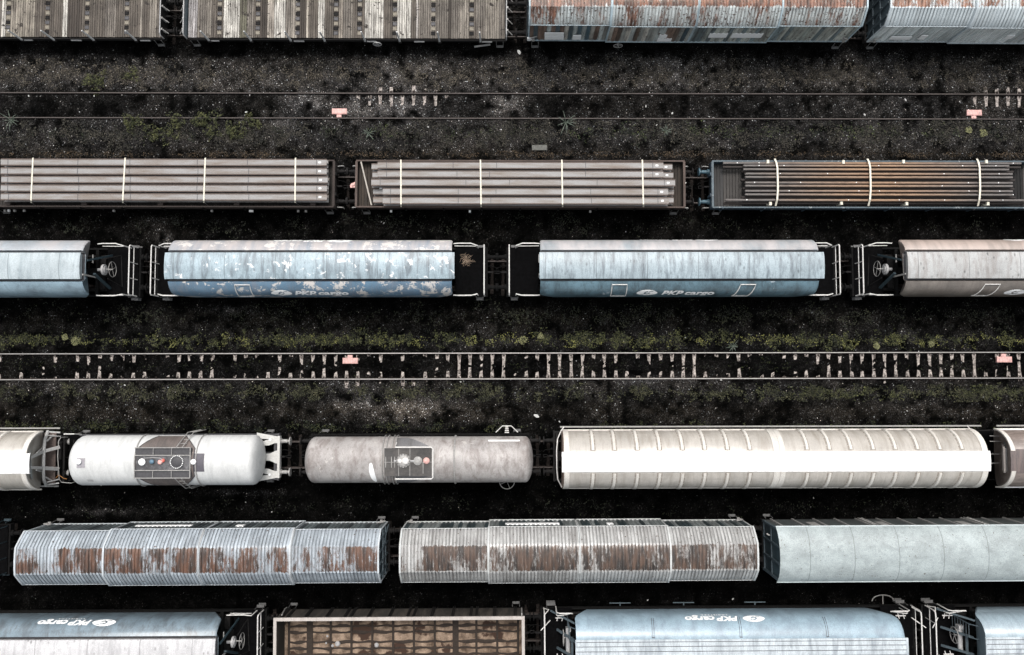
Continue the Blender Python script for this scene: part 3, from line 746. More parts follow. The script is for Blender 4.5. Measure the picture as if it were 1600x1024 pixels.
W62 = Wg(R6, 623, 1186, 4.1, 'covered_wagon', 'covered wagon with grey white ribbed roof and dark brown rust, bottom middle', GRPC)
covered(W62, (623, 764, 906, 1047, 1186), (0,1,1,0),
    paint('roof_grey_rust', (.385,.39,.385), .18, (.14,.135,.13), .7, None, rust=RUSTE, rust_lo=.45, rust_out=.78, attr=True, rough=.36, spec=.7, spots=.04),
    paint('side_dark_slats_two', (1,1,1), .2, (.03,.03,.03), .5, attr=True), paint('trim_pale_grey', (.48,.50,.50), .1, (.2,.17,.14), .4), M['teal'],
    pal([(.16,.18,.18),(.20,.22,.22),(.03,.045,.05),(.03,.045,.05)], 62), panels=((790,817.4,819.2,84),(948,817,819,10)))
# smooth roofed covered wagon
W63 = Wg(R6, 1214, 1838, 3.7, 'covered_wagon', 'covered wagon with plain smooth pale grey roof, at the right edge', 'smooth roofed covered wagons')
SP = [(0,4.24),(.45,4.20),(.85,4.09),(1.15,3.93),(1.36,3.74),(1.46,3.60)]; SPF = orient([(-y, z) for y, z in SP[::-1]][:-1]+SP)
def smooth_covered(W):
    frame(W, W.h-.1, 1.36); ends(W, W.h); bogies(W, W.h)
    b = B(); shell(b, -W.h, W.h, SPF, .05)
    rf = b.build('roof', paint('roof_pale_cyan', (.31,.355,.36), .16, (.19,.22,.225), .6, None, rough=.5, joints=2.35, grain=.26, dents=.22, streak=(.7,1.0,.3), spots=.02), W.r)
    b = B()
    for sy in (-1, 1): b.tube([(-W.h, sy*1.47, 3.59), (W.h, sy*1.47, 3.59)], .03, 6)
    b.build('gutter', paint('gutter', (.50,.56,.57), .1), rf)
    for x, y, s in ((-W.h+2.9, -.05, .16), (-W.h+6.3, -.1, .12), (-W.h+14.2, -.25, .1)):
        pass
    sm = paint('side_dark_teal', (.075,.085,.085), .2, (.03,.03,.03), .5)
    for sy in (-1, 1):
        b = B(); b.box(-W.h+.08, W.h-.08, sy*1.34, sy*1.38, 1.2, 3.62); sw = b.build('side_wall', sm, W.r)
        n = 17
        for i in range(n+1):
            x = -W.h+.5+(2*W.h-1.0)*i/n; b = B(); b.box(x-.04, x+.04, sy*1.38, sy*1.45, 1.2, 3.58); b.build('wall_post', M['grey_rail'], sw)
        for i in (4, 9, 13):
            x = -W.h+.5+(2*W.h-1.0)*i/n; b = B(); b.tube([(x+.12, sy*1.47, 1.3), (x+.12, sy*1.47, 3.3)], .025, 6); b.tube([(x+.34, sy*1.47, 1.3), (x+.34, sy*1.47, 3.3)], .025, 6)
            for j in range(7): b.tube([(x+.12, sy*1.47, 1.45+j*.28), (x+.34, sy*1.47, 1.45+j*.28)], .018, 5)
            b.build('ladder', M['grey_rail'], sw)
        for i in (1.4, 4.6, 8.3): 
            x = -W.h+.5+(2*W.h-1.0)*i/n; b = B(); b.box(x, x+.5, sy*1.375, sy*1.395, 2.0, 2.9); b.build('data_panel', M['grey_rail'], sw)
    for sx in (-1, 1):
        b = B(); inn = offset(SPF, -.06); ring = inn+[(inn[-1][0]*.94, 1.2), (inn[0][0]*.94, 1.2)]
        b.loft([[(sx*(W.h-.18), y, z) for y, z in ring], [(sx*(W.h-.12), y, z) for y, z in ring]]); e = b.build('end_wall', paint('end_teal', (.055,.085,.10), .25, (.02,.02,.02), .6), W.r)
        b = B(); x = sx*(W.h-.07)
        for y in (-1.33, 1.33): b.box(x-.06, x+.06, y-.06, y+.06, 1.2, 3.66)
        for y in (-.45, .45): b.box(x-.05, x+.05, y-.05, y+.05, 1.2, 4.05)
        for z in (1.35, 2.6): b.box(x-.04, x+.03, -1.3, 1.3, z-.04, z+.04)
        b.build('end_posts', M['tealbar'], e)
        b = B(); b.tube([(x+sx*.05, .8, 2.2), (x+sx*.14, .8, 2.25), (x+sx*.14, .8, 2.5), (x+sx*.05, .8, 2.55)], .03, 6); b.build('handle', M['white'], e)
    footsteps(W, W.h)
smooth_covered(W63)
W60 = Wg(R6, -560, 6, 1.6, 'flat_wagon', 'dark flat wagon end cut off by the left edge, beside the rusty roofed wagon', 'dark flat wagons')
def dark_flat(W):
    frame(W, W.h, 1.38, m=M['black']); ends(W, W.h+.1, M['black']); bogies(W, W.h)
    b = B(); b.box(-W.h, W.h, -1.36, 1.36, 1.2, 1.26); b.build('deck', M['deck'], W.r)
    for sx in (-1, 1):
        b = B(); x = sx*(W.h-.05); b.tube([(x,-1.3,1.26),(x,-1.3,2.2),(x,1.3,2.2),(x,1.3,1.26)], .03, 6)
        for y in (-.45, .45): b.tube([(x,y,1.26),(x,y,2.2)], .022, 6)
        b.build('end_railing', M['teal'], W.r)
    footsteps(W, W.h, m=M['teal'])
dark_flat(W60)

# ------------------------------------------------------------------ blue hopper wagons with railed platforms
HP = [(.83,3.80),(.86,3.92),(1.00,3.87),(1.18,3.75),(1.34,3.58),(1.45,3.38),(1.515,3.15),(1.53,2.9),(1.53,2.0)]
def ring_taper(prof_half, top_in=True):
    return [(-y, z) for y, z in prof_half[::-1]]+[(y, z) for y, z in prof_half]
def end_gear(W, xe, sx, big=True):
    """round white cover, large handwheel and rods on the end platform, next to the body end xe"""
    b = B(); b.cyl((xe, 0, 2.3), (xe+sx*.35, 0, 2.3), .09, 10); b.cyl((xe+sx*.30, 0, 2.3), (xe+sx*.42, 0, 2.3), .30, 24); b.cyl((xe+sx*.42, 0, 2.3), (xe+sx*.47, 0, 2.3), .2, 20); g = b.build('gear_cover', M['steel'], W.r)
    b = B(); wheel(b, (xe+sx*.80, .03, 2.25), .43, 'x', 4, .015); b.cyl((xe+sx*.45, .03, 2.25), (xe+sx*.82, .03, 2.25), .03, 8); b.build('handwheel', M['grey_rail'], g)
    b = B(); b.tube([(xe+sx*.8, .95, 1.28), (xe+sx*.78, .55, 2.9)], .03, 6); b.tube([(xe+sx*.8, .95, 1.28), (xe+sx*.9, -.85, 1.29)], .03, 6)
    b.tube([(xe+sx*.9, -.85, 1.29), (xe+sx*.82, -.55, 2.8)], .025, 6); b.build('gear_rod', M['under'], g)
    b = B(); b.bar((xe+sx*.10, .35, 3.6), (xe+sx*.30, .95, 1.3), .10, .06); b.bar((xe+sx*.12, -.3, 2.9), (xe+sx*.22, -.95, 1.3), .14, .10); b.build('end_brace', M['teal'], W.r)
def hopper(W, pl0, lid0, lid1, pl1, body, lid, zr=2.3, gear=(0, 0), railc=None, body_in=(.12, .12), hatches=()):
    railc = railc or M['white']; x0 = W.lx(lid0, 4.05); x1 = W.lx(lid1, 4.05); b0 = x0+body_in[0]; b1 = x1-body_in[1]; h = W.h
    frame(W, h, 1.40, m=M['black']); ends(W, h+.1, M['black']); bogies(W, h)
    b = B(); ring = ring_taper(HP); low = [(1.2, 1.35), (.5, .75)]
    full = [(-y, z) for y, z in low[::-1]]+[(-y, z) for y, z in HP[::-1]]+[(-.72, 3.62), (.72, 3.62)]+HP+low
    def sq(f, s):   # ends slightly drawn in
        return [(y*s, 2.3+(z-2.3)*(1-(1-s)*.6)) for y, z in f]
    ins = lambda z: max(0, 3.15-z)*.62
    b.loft([[(b0+ins(z), y, z) for y, z in sq(full, .965)], [(b0+.07+ins(z), y, z) for y, z in full], [(b1-.07-ins(z), y, z) for y, z in full], [(b1-ins(z), y, z) for y, z in sq(full, .965)]])
    bo = b.build('body', body, W.r)
    b = B(); LP = orient([(-.725,3.98),(-.715,4.02),(-.45,4.09),(0,4.12),(.45,4.09),(.715,4.02),(.725,3.98)])
    shell(b, x0, x1, LP, .04); b.box(x0+.1, x1-.1, -.68, .68, 3.66, 3.99)
    li = b.build('lid', lid, W.r)
    b = B(); n = 6
    for i in range(1, n):
        x = x0+(x1-x0)*i/n; b.loft([[(x+e*.02, y, z) for y, z in offset(LP, .006)+offset(LP, -.02)[::-1]] for e in (-1, 1)])
    sm = b
    b = B()
    for sy in (-1, 1): b.box(b0+.02, b1-.02, sy*.735, sy*.80, 3.60, 3.78)
    b.box(b0+.02, b1-.02, -.735, .735, 3.60, 3.64); b.build('lid_track', M['dark'], bo)
    for px, sy in hatches:                       # square frames of white rod on the sloping side
        xa = W.lx(px, 3.2, sy*1.45); xb = xa+.82; b = B()
        pts = [(arc_at(HP[1:], s)) for s in (.16, .4, .62, .84, 1.05, 1.2)]
        sk = -.28 if px > 1100 else .0
        le = [(xa+sk*i/5, sy*(p[0]+p[2]*.04), p[1]+p[3]*.04) for i, p in enumerate(pts)]; ri = [(p[0]+.82, p[1], p[2]) for p in le]
        b.tube(le[::-1]+ri, .026, 6); b.tube([le[-1], ri[-1]], .022, 6); b.build('ladder_frame', M['white'], bo)
    for sx, be, pe in ((-1, b0, -h), (1, b1, h)):
        b = B(); b.box(be+sx*.01, pe, -1.40, 1.40, 1.205, 1.27); b.build('end_platform', M['deck'], W.r)
        b = B(); x = pe-sx*.06; zt = zr
        b.tube([(x, -1.40, 1.27), (x, -1.40, zt-.08), (x, -1.32, zt), (x, 1.32, zt), (x, 1.40, zt-.08), (x, 1.40, 1.27)], .035, 6)
        b.tube([(x, -1.4, 1.75), (x, 1.4, 1.75)], .024, 6)
        for y in (-.45, .45): b.tube([(x, y, 1.27), (x, y, zt)], .024, 6)
        b.build('end_railing', railc, W.r)
        for sy in (-1, 1):
            b = B(); y = sy*1.45; xe = pe-sx*.45
            b.tube([(be-sx*.02, y, 2.35), (be+sx*.3, y+sy*.02, 2.38), (xe-sx*.35, y+sy*.02, 2.38), (xe, y-sy*.08, 2.2), (xe+sx*.02, y-sy*.08, 1.27)], .032, 6)
            b.tube([(be, y-sy*.05, 1.85), (xe-sx*.1, y-sy*.06, 1.85)], .02, 6)
            b.build('side_handrail', railc, W.r)
        b = B(); xx = be+sx*.02; b.box(min(xx, xx+sx*.06), max(xx, xx+sx*.06), -.5, -.42, 2.6, 3.95); b.box(min(xx, xx+sx*.05), max(xx, xx+sx*.05), .3, .75, 2.9, 2.96); b.build('end_bracket', M['grey_rail'], W.r)
    if gear[0]: end_gear(W, b0, -1)
    if gear[1]: end_gear(W, b1, 1)
    for sx in (-1, 1):
        for sy in (-1, 1):
            b = B(); x = sx*(h-.35); y = sy*1.43
            for z in (.55, .9): b.box(x-.2, x+.2, min(y, y+sy*.16), max(y, y+sy*.16), z-.015, z+.015)
            for dx in (-.2, .2): b.box(x+dx-.015, x+dx+.015, min(y, y+sy*.03), max(y, y+sy*.03), .5, 1.25)
            b.build('footstep', M['step'], W.r)
    # discharge levers under the side
    return bo, b0, b1
HS = HP[1:]   # arc length measured from the shoulder
def sign(W, bo, sy, px_text, px_emb, wtext, wemb, s0=1.02, hs=.50, prof=None, z=3.35, y=1.45, sub=False):
    prof = prof or HS
    if px_text is not None:
        t1 = text2d('PKP', hs*1.05, .022, .25); t2 = text2d('cargo', hs*1.15, .022, .12)
        w1 = max(v[0] for v in t1[0]); w2 = max(v[0] for v in t2[0]); xa = W.lx(px_text[0], z, sy*y); xb = W.lx(px_text[1], z, sy*y)
        tot = w1+w2+.05; st = abs(xb-xa)/tot; xs = xa if sy < 0 else xb; dx = 1 if sy < 0 else -1
        on_side(t1, prof, sy, xs, s0, st, 'lettering', bo); on_side(t2, prof, sy, xs+dx*(w1+.05)*st, s0, st, 'lettering', bo)
        if sub:
            on_side(text2d('L O G I S T Y K A', .16, .006), prof, sy, xs+dx*.5, s0+.22, 1.15, 'lettering', bo)
    if px_emb is not None:
        em = emblem2d(abs(px_emb[1]-px_emb[0])/2/27.5, hs*.50); xc = W.lx((px_emb[0]+px_emb[1])/2, z, sy*y)
        vs = [(x, yy+hs*.38) for x, yy in em[0]]; on_side((vs, em[1]), prof, sy, xc, s0, 1., 'emblem', bo)
GH = 'hopper wagons with railed end platforms'
W41 = Wg(R4, -320, 203, 2.3, 'hopper_wagon', 'pale blue hopper wagon with handwheel platform, at the left edge', GH)
lidb = lambda nm, c, **k: paint(nm, c, **k)
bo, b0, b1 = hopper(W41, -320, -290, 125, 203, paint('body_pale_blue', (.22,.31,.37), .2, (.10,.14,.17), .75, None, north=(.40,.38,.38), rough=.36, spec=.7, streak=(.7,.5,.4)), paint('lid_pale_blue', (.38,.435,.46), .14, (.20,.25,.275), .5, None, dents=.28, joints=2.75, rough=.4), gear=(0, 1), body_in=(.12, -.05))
b = B()
for y0 in (-.55, .05):
    b.add([(b1+.006, y0, 3.75), (b1+.006, y0+.28, 3.75), (b1+.006, y0+.48, 3.35), (b1+.006, y0+.20, 3.35)], [(0,1,2,3)])
W42 = Wg(R4, 234, 758, 2.3, 'hopper_wagon', 'blue hopper wagon with large flaking white patches', GH)
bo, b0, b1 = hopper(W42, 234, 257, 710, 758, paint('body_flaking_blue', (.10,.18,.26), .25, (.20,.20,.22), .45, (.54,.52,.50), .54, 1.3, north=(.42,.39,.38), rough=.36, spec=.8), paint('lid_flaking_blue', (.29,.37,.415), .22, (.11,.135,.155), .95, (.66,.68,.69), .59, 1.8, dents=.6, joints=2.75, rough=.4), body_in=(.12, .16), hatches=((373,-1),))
sign(W42, bo, -1, (460, 545), (425, 456), 0, 0, s0=1.0, hs=.56); sign(W42, bo, 1, (428, 508), (512, 550), 0, 0, s0=1.02, hs=.50)
W43 = Wg(R4, 794, 1314, 2.3, 'hopper_wagon', 'blue hopper wagon with dark blotched lower edge and two white square frames', GH)
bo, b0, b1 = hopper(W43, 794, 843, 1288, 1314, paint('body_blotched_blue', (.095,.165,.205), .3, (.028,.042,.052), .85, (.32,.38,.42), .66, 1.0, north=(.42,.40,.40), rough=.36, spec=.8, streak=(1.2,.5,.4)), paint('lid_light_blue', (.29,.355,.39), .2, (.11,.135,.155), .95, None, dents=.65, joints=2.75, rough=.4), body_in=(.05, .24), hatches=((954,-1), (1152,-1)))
sign(W43, bo, -1, (1033, 1116), (995, 1026), 0, 0, s0=1.0, hs=.56); sign(W43, bo, 1, (1000, 1085), (1088, 1122), 0, 0, s0=1.20, hs=.48)
W44 = Wg(R4, 1347, 1880, 2.3, 'hopper_wagon', 'brownish grey hopper wagon with handwheel platform, at the right edge', GH)
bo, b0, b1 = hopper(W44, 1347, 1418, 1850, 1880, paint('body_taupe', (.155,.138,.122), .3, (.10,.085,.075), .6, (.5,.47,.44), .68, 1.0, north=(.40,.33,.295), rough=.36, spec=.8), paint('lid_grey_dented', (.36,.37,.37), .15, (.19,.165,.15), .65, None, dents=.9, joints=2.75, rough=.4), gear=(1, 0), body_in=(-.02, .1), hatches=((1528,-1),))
sign(W44, bo, -1, (1606, 1690), (1568, 1600), 0, 0, s0=1.0, hs=.56); sign(W44, bo, 1, None, (1570, 1604), 0, 0, s0=1.15, hs=.46)
W71 = Wg(R7, -130, 404, 2.3, 'hopper_wagon', 'grey blue hopper wagon with large upside down lettering, bottom left', GH)
bo, b0, b1 = hopper(W71, -130, -100, 336, 404, paint('body_grey_blue', (.15,.20,.235), .25, (.06,.065,.07), .75, (.34,.28,.25), .70, .8, rough=.36, spec=.8, streak=(1.,.5,.4)), paint('lid_white_dented', (.50,.50,.51), .12, (.26,.26,.27), .6, None, dents=.75, joints=2.75, rough=.4), gear=(0, 1), body_in=(.1, .0))
sign(W71, bo, 1, (60, 143), (147, 181), 0, 0, s0=.98, hs=.50, sub=True)

# ------------------------------------------------------------------ blue hoppers with planked roof (bottom right)
QP = [(.62,4.14),(.80,4.10),(1.00,4.01),(1.20,3.85),(1.36,3.62),(1.46,3.36),(1.52,3.06),(1.53,2.75),(1.53,2.0)]
def hopper_planked(W, px0, px1, body, lft, rgt):
    h = W.h; x0 = W.lx(px0, 3.9); x1 = W.lx(px1, 3.9)
    frame(W, h, 1.40, m=M['black']); ends(W, h+.1, M['black']); bogies(W, h)
    low = [(1.2, 1.35), (.5, .75)]; full = [(-y, z) for y, z in low[::-1]]+[(-y, z) for y, z in QP[::-1]]+QP+low
    def sq(f, s): return [(y*s, 2.3+(z-2.3)*(1-(1-s)*.5)) for y, z in f]
    b = B(); rings = [(x0, 1.), (x1-.6, 1.), (x1-.3, .985), (x1-.08, .955), (x1, .92)] if rgt else [(x0, .97), (x0+.08, 1.), (x1, 1.)]
    ins = lambda z: max(0, 3.2-z)*.62
    mid = (x0+x1)/2
    b.loft([[(x+(ins(z) if x < mid else -ins(z)), y, z) for y, z in sq(full, s)] for x, s in rings]); bo = b.build('body', body, W.r)
    b = B(); LP = orient([(-.60,4.15),(-.58,4.19),(0,4.22),(.58,4.19),(.60,4.15)]); shell(b, x0-.05, x1+(.12 if rgt else 0), LP, .05)
    ro = b.build('roof', paint('roof_planked_'+str(px0), (.46,.51,.54), .12, (.18,.21,.24), .7, None, rough=.42), W.r)
    for y in (-.48, -.25, .0, .25, .48):
        b = B(); z = 4.222-abs(y)*.06; b.box(x0, x1, y-.012, y+.012, z-.012, z+.012); b.build('roof_seam', M['dark'], ro)
    for px in (1022+0, 1158, 1292):
        x = W.lx(px, 3.7)
        if not x0+.5 < x < x1-.8: continue
        for sy in (-1, 1):
            b = B(); pts = [arc_at(QP, s) for s in (.06, .3, .55, .8, 1.0, 1.2)]
            for e in (-.05, .05): b.tube([(x+e-(.12-.1*i/5), sy*(p[0]+p[2]*.008), p[1]+p[3]*.008) for i, p in enumerate(pts)], .014, 5)
            b.bar((x-.17, sy*pts[0][0], pts[0][1]+.01), (x-.03, sy*pts[0][0], pts[0][1]+.01), .03)
            b.build('side_strap', M['dark'], bo)
    for sx in (-1, 1):
        be = x0 if sx < 0 else x1; pe = sx*h
        b = B(); b.box(be+sx*.01, pe, -1.40, 1.40, 1.205, 1.27); b.build('end_platform', M['deck'], W.r)
        x = pe-sx*.08
        b = B(); b.tube([(x, 1.42, 1.27), (x, 1.42, 2.2), (x+sx*.0, 1.36, 2.36), (x, 1.15, 2.4), (x, -1.15, 2.4), (x, -1.42, 2.2), (x, -1.42, 1.27)], .035, 6)
        b.tube([(x+sx*.02, 1.42, 1.35), (x-sx*.25, 1.5, 1.9), (x, 1.36, 2.36)], .028, 6); b.tube([(x, -1.4, 1.75), (x, 1.4, 1.75)], .022, 6)
        b.tube([(x-sx*.32, .95, 2.0), (x+sx*.22, .55, 2.45)], .026, 6); b.tube([(x, .75, 1.27), (x, .75, 2.4)], .02, 6)
        b.build('end_railing', M['white'], W.r)
        for sy in (-1, 1):
            b = B(); y = sy*1.5; xs = pe-sx*.75
            b.tube([(xs, y, 1.3), (xs, y, 2.45), (xs-sx*.15, y, 2.6), (be+sx*.15, y, 2.6), (be+sx*.05, y-sy*.06, 2.45)], .034, 6)
            b.tube([(xs, y-sy*.2, 1.3), (xs, y-sy*.2, 2.25), (xs-sx*.1, y-sy*.2, 2.35), (be+sx*.2, y-sy*.1, 2.35)], .028, 6)
            b.build('side_handrail', M['white'], W.r)
            b = B()
            for i in range(2): b.tube([(xs-sx*(.1+.28*i), y-sy*.32, 1.9), (xs-sx*(.02+.28*i), y-sy*.62, 1.9)], .024, 6)
            b.bar((xs-sx*.5, y-sy*.45, 1.9), (xs+sx*.05, y-sy*.45, 1.9), .05); b.build('hand_grip', M['white'], W.r)
            b = B()
            for z in (.5, .85): b.box(pe-sx*.75, pe-sx*.25, sy*1.42, sy*1.60, z-.015, z+.015)
            for dx in (.25, .75): b.box(pe-sx*dx-.015, pe-sx*dx+.015, sy*1.42, sy*1.46, .48, 1.25)
            b.build('footstep', M['step'], W.r)
        if sx < 0:       # blue ladders, gearing and braces on the left end platform
            b = B()
            for y in (.25, .95): b.tube([(be-.28, y, 1.27), (be-.28, y, 3.1), (be, y, 3.5)], .03, 6)
            for j in range(7): b.tube([(be-.28, .25, 1.45+j*.27), (be-.28, .95, 1.45+j*.27)], .018, 5)
            b.build('ladder', M['tealbar'], W.r)
            b = B(); b.bar((be, 1.15, 3.2), (pe+.45, 1.36, 1.6), .09, .06); b.bar((be-.02, .2, 3.0), (pe+.8, .3, 1.5), .12, .08); b.bar((be-.02, -.7, 3.0), (pe+.8, -.7, 1.5), .12, .08); b.bar((be-.1, .2, 2.5), (be-.1, -1.2, 2.5), .12, .08); b.build('end_brace', M['tealbar'], W.r)
            b = B(); wheel(b, (be-.55, .05, 2.1), .43, 'x', 6, .022); b.cyl((be-.56, .05, 2.1), (be-.1, .05, 2.1), .04, 8); b.build('handwheel', M['grey_rail'], W.r)
            b = B(); b.box(be-.42, be-.15, .42, .62, 2.0, 2.35); b.cyl((be-.3, .45, 2.2), (be-.3, -.75, 2.2), .13, 14); b.build('gear_box', M['steel'], W.r)
    for sy in (-1, 1):
        for px in (970, 1070, 1182):
            x = W.lx(px, 1.) ; 
            if abs(x) < h-1: b = B(); b.tube([(x-.6, sy*1.52, .8), (x+.6, sy*1.52, .8)], .03, 6); b.tube([(x, sy*1.3, .8), (x, sy*1.56, .82)], .04, 6); b.build('discharge_lever', M['tealbar'], W.r)
    for sy in (-1, 1):
        x = W.lx(1385, 1.); b = B(); b.tube([(x+.62*math.cos(a), sy*(1.50+.34*math.sin(a)), .7) for a in [math.pi*i/10 for i in range(11)]], .028, 6); b.tube([(x, sy*1.3, .7), (x, sy*1.84, .7)], .03, 6); b.build('lever_guard', M['white'], W.r)
    return bo
GB = 'blue hopper wagons with planked roof strips'
W73 = Wg(R7, 849, 1443, 2.4, 'hopper_wagon', 'pale blue hopper wagon with upside down lettering and straps, bottom right', GB)
bo = hopper_planked(W73, 900, 1412, paint('body_sky_blue', (.25,.34,.40), .14, (.13,.17,.21), .6, None, rough=.36, spec=.8, streak=(.8,.5,.4)), 1, 1)
sign(W73, bo, 1, (1070, 1153), (1161, 1193), 0, 0, s0=1.32, hs=.52, prof=QP[0:], sub=True)
W74 = Wg(R7, 1461, 2060, 2.4, 'hopper_wagon', 'pale blue hopper wagon with handwheel, cut off at the bottom right corner', GB)
bo = hopper_planked(W74, 1537, 2010, paint('body_sky_blue_two', (.29,.37,.42), .14, (.15,.19,.22), .5, None, rough=.36, spec=.8), 1, 0)

# ------------------------------------------------------------------ gondola
W72 = Wg(R7, 427, 820, 3.05, 'gondola_wagon', 'open gondola wagon with rusty brown floor, bottom row', 'open gondola wagons')
def gondola(W):
    h = W.h; frame(W, h-.15, 1.36, m=M['black']); ends(W, h-.05, M['black']); bogies(W, h, off=2.0)
    k = NT('gondola_floor'); c = k.coord(); n = k.noise(c, 1.6, 5, .6); col = k.mix(k.step(n, .36, .62), (.075,.052,.037), (.36,.27,.20))
    col = k.mix(k.step(k.noise(c, 12, 4, .8), .45, .7, 0, .7), col, (.11,.08,.058)); col = k.mix(k.step(k.noise(k.coord(off=(9,9,0)), .8, 4), .56, .60), col, (.05,.03,.022))
    fm = k.done(col, .9, k.noise(c, 14, 4, .7), .6, spec=.2)
    b = B(); b.box(-h+.1, h-.1, -1.36, 1.36, 1.18, 1.24); fl = b.build('floor', fm, W.r)
    rm = flat('floor_rib', (.028,.020,.015), .9, var=.4)
    n = 11
    for i in range(n+1):
        x = -h+.35+(2*h-.7)*i/n; wd = .06 if i not in (1, 8) else .17; b = B(); b.box(x-wd, x+wd, -1.34, 1.34, 1.24, 1.30+.012*(i % 2)); b.build('floor_rib', rm, fl)
    for y in (.95, .48, .14, -.4, -.75, -1.1):
        b = B(); m = 40
        pts = [(-h+.3+(2*h-.6)*i/m, y+.03*math.sin(i*1.7+y*9)) for i in range(m+1)]; wv = [.05+.07*random.random()**2 for _ in pts]
        b.loft([[(x, yy-w_, 1.238), (x, yy+w_, 1.238), (x, yy+w_*.6, 1.262), (x, yy-w_*.6, 1.262)] for (x, yy), w_ in zip(pts, wv)]); b.build('floor_rib', rm, fl)
    wl = paint('gondola_wall', (.022,.020,.017), .3, (.10,.085,.07), .5, None, rough=.8)
    rim = paint('gondola_rim', (.40,.37,.345), .12, (.22,.18,.16), .4, None, rough=.7)
    for sy in (-1, 1):
        b = B(); b.box(-h+.06, h-.06, sy*1.36, sy*1.40, 1.2, 2.98); w_ = b.build('side_wall', wl, W.r)
        for i in range(12):
            x = -h+.5+(2*h-1)*i/11; b = B()
            for e in ((-.05, .05) if i % 3 else (-.20, -.12, .12, .20)): b.box(x+e-.025, x+e+.025, sy*1.40, sy*1.49, 1.15, 2.96)
            b.build('wall_post', M['under'], w_)
        b = B(); b.box(-h, h, sy*1.33, sy*1.50, 2.98, 3.08); b.build('top_rim', rim, w_)
        b = B(); b.tube([(-h+.2, sy*1.52, 1.2), (-h+.2, sy*1.56, 1.6), (-h+.35, sy*1.54, 2.7)], .03, 6); b.build('grab_rail', M['grey_rail'], w_)
        b = B(); b.tube([(h-.15, sy*1.50, 1.9), (h-.15, sy*1.6, 1.9), (h-.15, sy*1.6, 2.9), (h-.15, sy*1.50, 2.9)], .03, 6); b.build('grab_rail', M['grey_rail'], w_)
    for sx in (-1, 1):
        b = B(); b.box(sx*(h-.06), sx*(h-.10), -1.36, 1.36, 1.2, 2.98); w_ = b.build('end_wall', wl, W.r)
        b = B(); b.box(sx*(h-.16), sx*h, -1.33, 1.33, 2.98, 3.075); b.build('top_rim', rim, w_)
        for z in (1.7, 2.35): b = B(); b.box(sx*(h-.06), sx*(h+.02), -1.3, 1.3, z-.05, z+.05); b.build('wall_post', M['under'], w_)
    footsteps(W, h)
gondola(W72)
k = 0
for px, py, s, lab in ((527,1007,.16,'largest pale lump of rubble on the gondola floor'),(519,1010,.09,'grey lump of rubble beside the largest one in the gondola'),(509,1006,.06,'small white lump of rubble left of the largest in the gondola'),(588,1009,.14,'pale lump of rubble right of the largest in the gondola'),(511,995,.07,'white lump of rubble above the largest in the gondola')):
    X, Y = T(px, py, 1.35); b = B(); b.dome((0,0,0), s, s*.8, 7, 3); o = b.build('rubble_lump', M['steel'], ang=5); o.location = (X, Y, 1.262); tag(o, lab, 'rubble', 'lumps of rubble lying in the gondola')

# ------------------------------------------------------------------ tank wagons
def tank_rings(x0, x1, r, z, dl, dr, n=48, kn=1.):
    rings = []
    for i in range(9):
        t = math.pi/2*i/8; rings.append((x0+dl*(1-math.sin(t)) if dl else x0, r*math.cos(math.pi/2-t)**.75 if i else .02))
    rings = [(x0+dl*(1-math.cos(math.pi/2*(i/8))), r*max(.02, math.sin(math.pi/2*(i/8)))) for i in range(9)]
    rings = [(a, b_) for a, b_ in rings]
    out = [(x0+dl*(1-math.cos(math.pi/2*i/8)), max(.02, r*math.sin(math.pi/2*i/8))) for i in range(9)]
    out += [(x1-dr*(1-math.sin(math.pi/2*(1-i/8)*1.0)) if 0 else x1-dr*(1-math.cos(math.pi/2*(8-i)/8)), max(.02, r*math.sin(math.pi/2*(8-i)/8)**kn)) for i in range(9)]
    return [[(x, rr*math.cos(2*math.pi*k/n), z+rr*math.sin(2*math.pi*k/n)) for k in range(n)] for x, rr in out]
def arc_strip(b, xa, xb, r, z, a0, a1, t=.02, n=18, fa=None):
    """patch of the tank wall between angles a0..a1 from the top (degrees), thickness t; fa(angle) gives the x range"""
    rings = []
    for i in range(n+1):
        a = math.radians(a0+(a1-a0)*i/n); q0, q1 = fa(a0+(a1-a0)*i/n) if fa else (xa, xb)
        o, p = (r+t), (r-.03)
        rings.append([(q0, -p*math.sin(a), z+p*math.cos(a)), (q1, -p*math.sin(a), z+p*math.cos(a)), (q1, -o*math.sin(a), z+o*math.cos(a)), (q0, -o*math.sin(a), z+o*math.cos(a))])
    b.loft(rings)
def hoop(b, x, r, z, a0=-115, a1=115, t=.03, n=40):
    b.tube([(x, -(r)*math.sin(math.radians(a0+(a1-a0)*i/n)), z+r*math.cos(math.radians(a0+(a1-a0)*i/n))) for i in range(n+1)], t, 6)
GT = 'tank wagons'
TZ = 2.62
W52 = Wg(R5, 108, 436, 1.2, 'tank_wagon', 'white tank wagon with dark brown band, red valve and bolted manhole', GT)
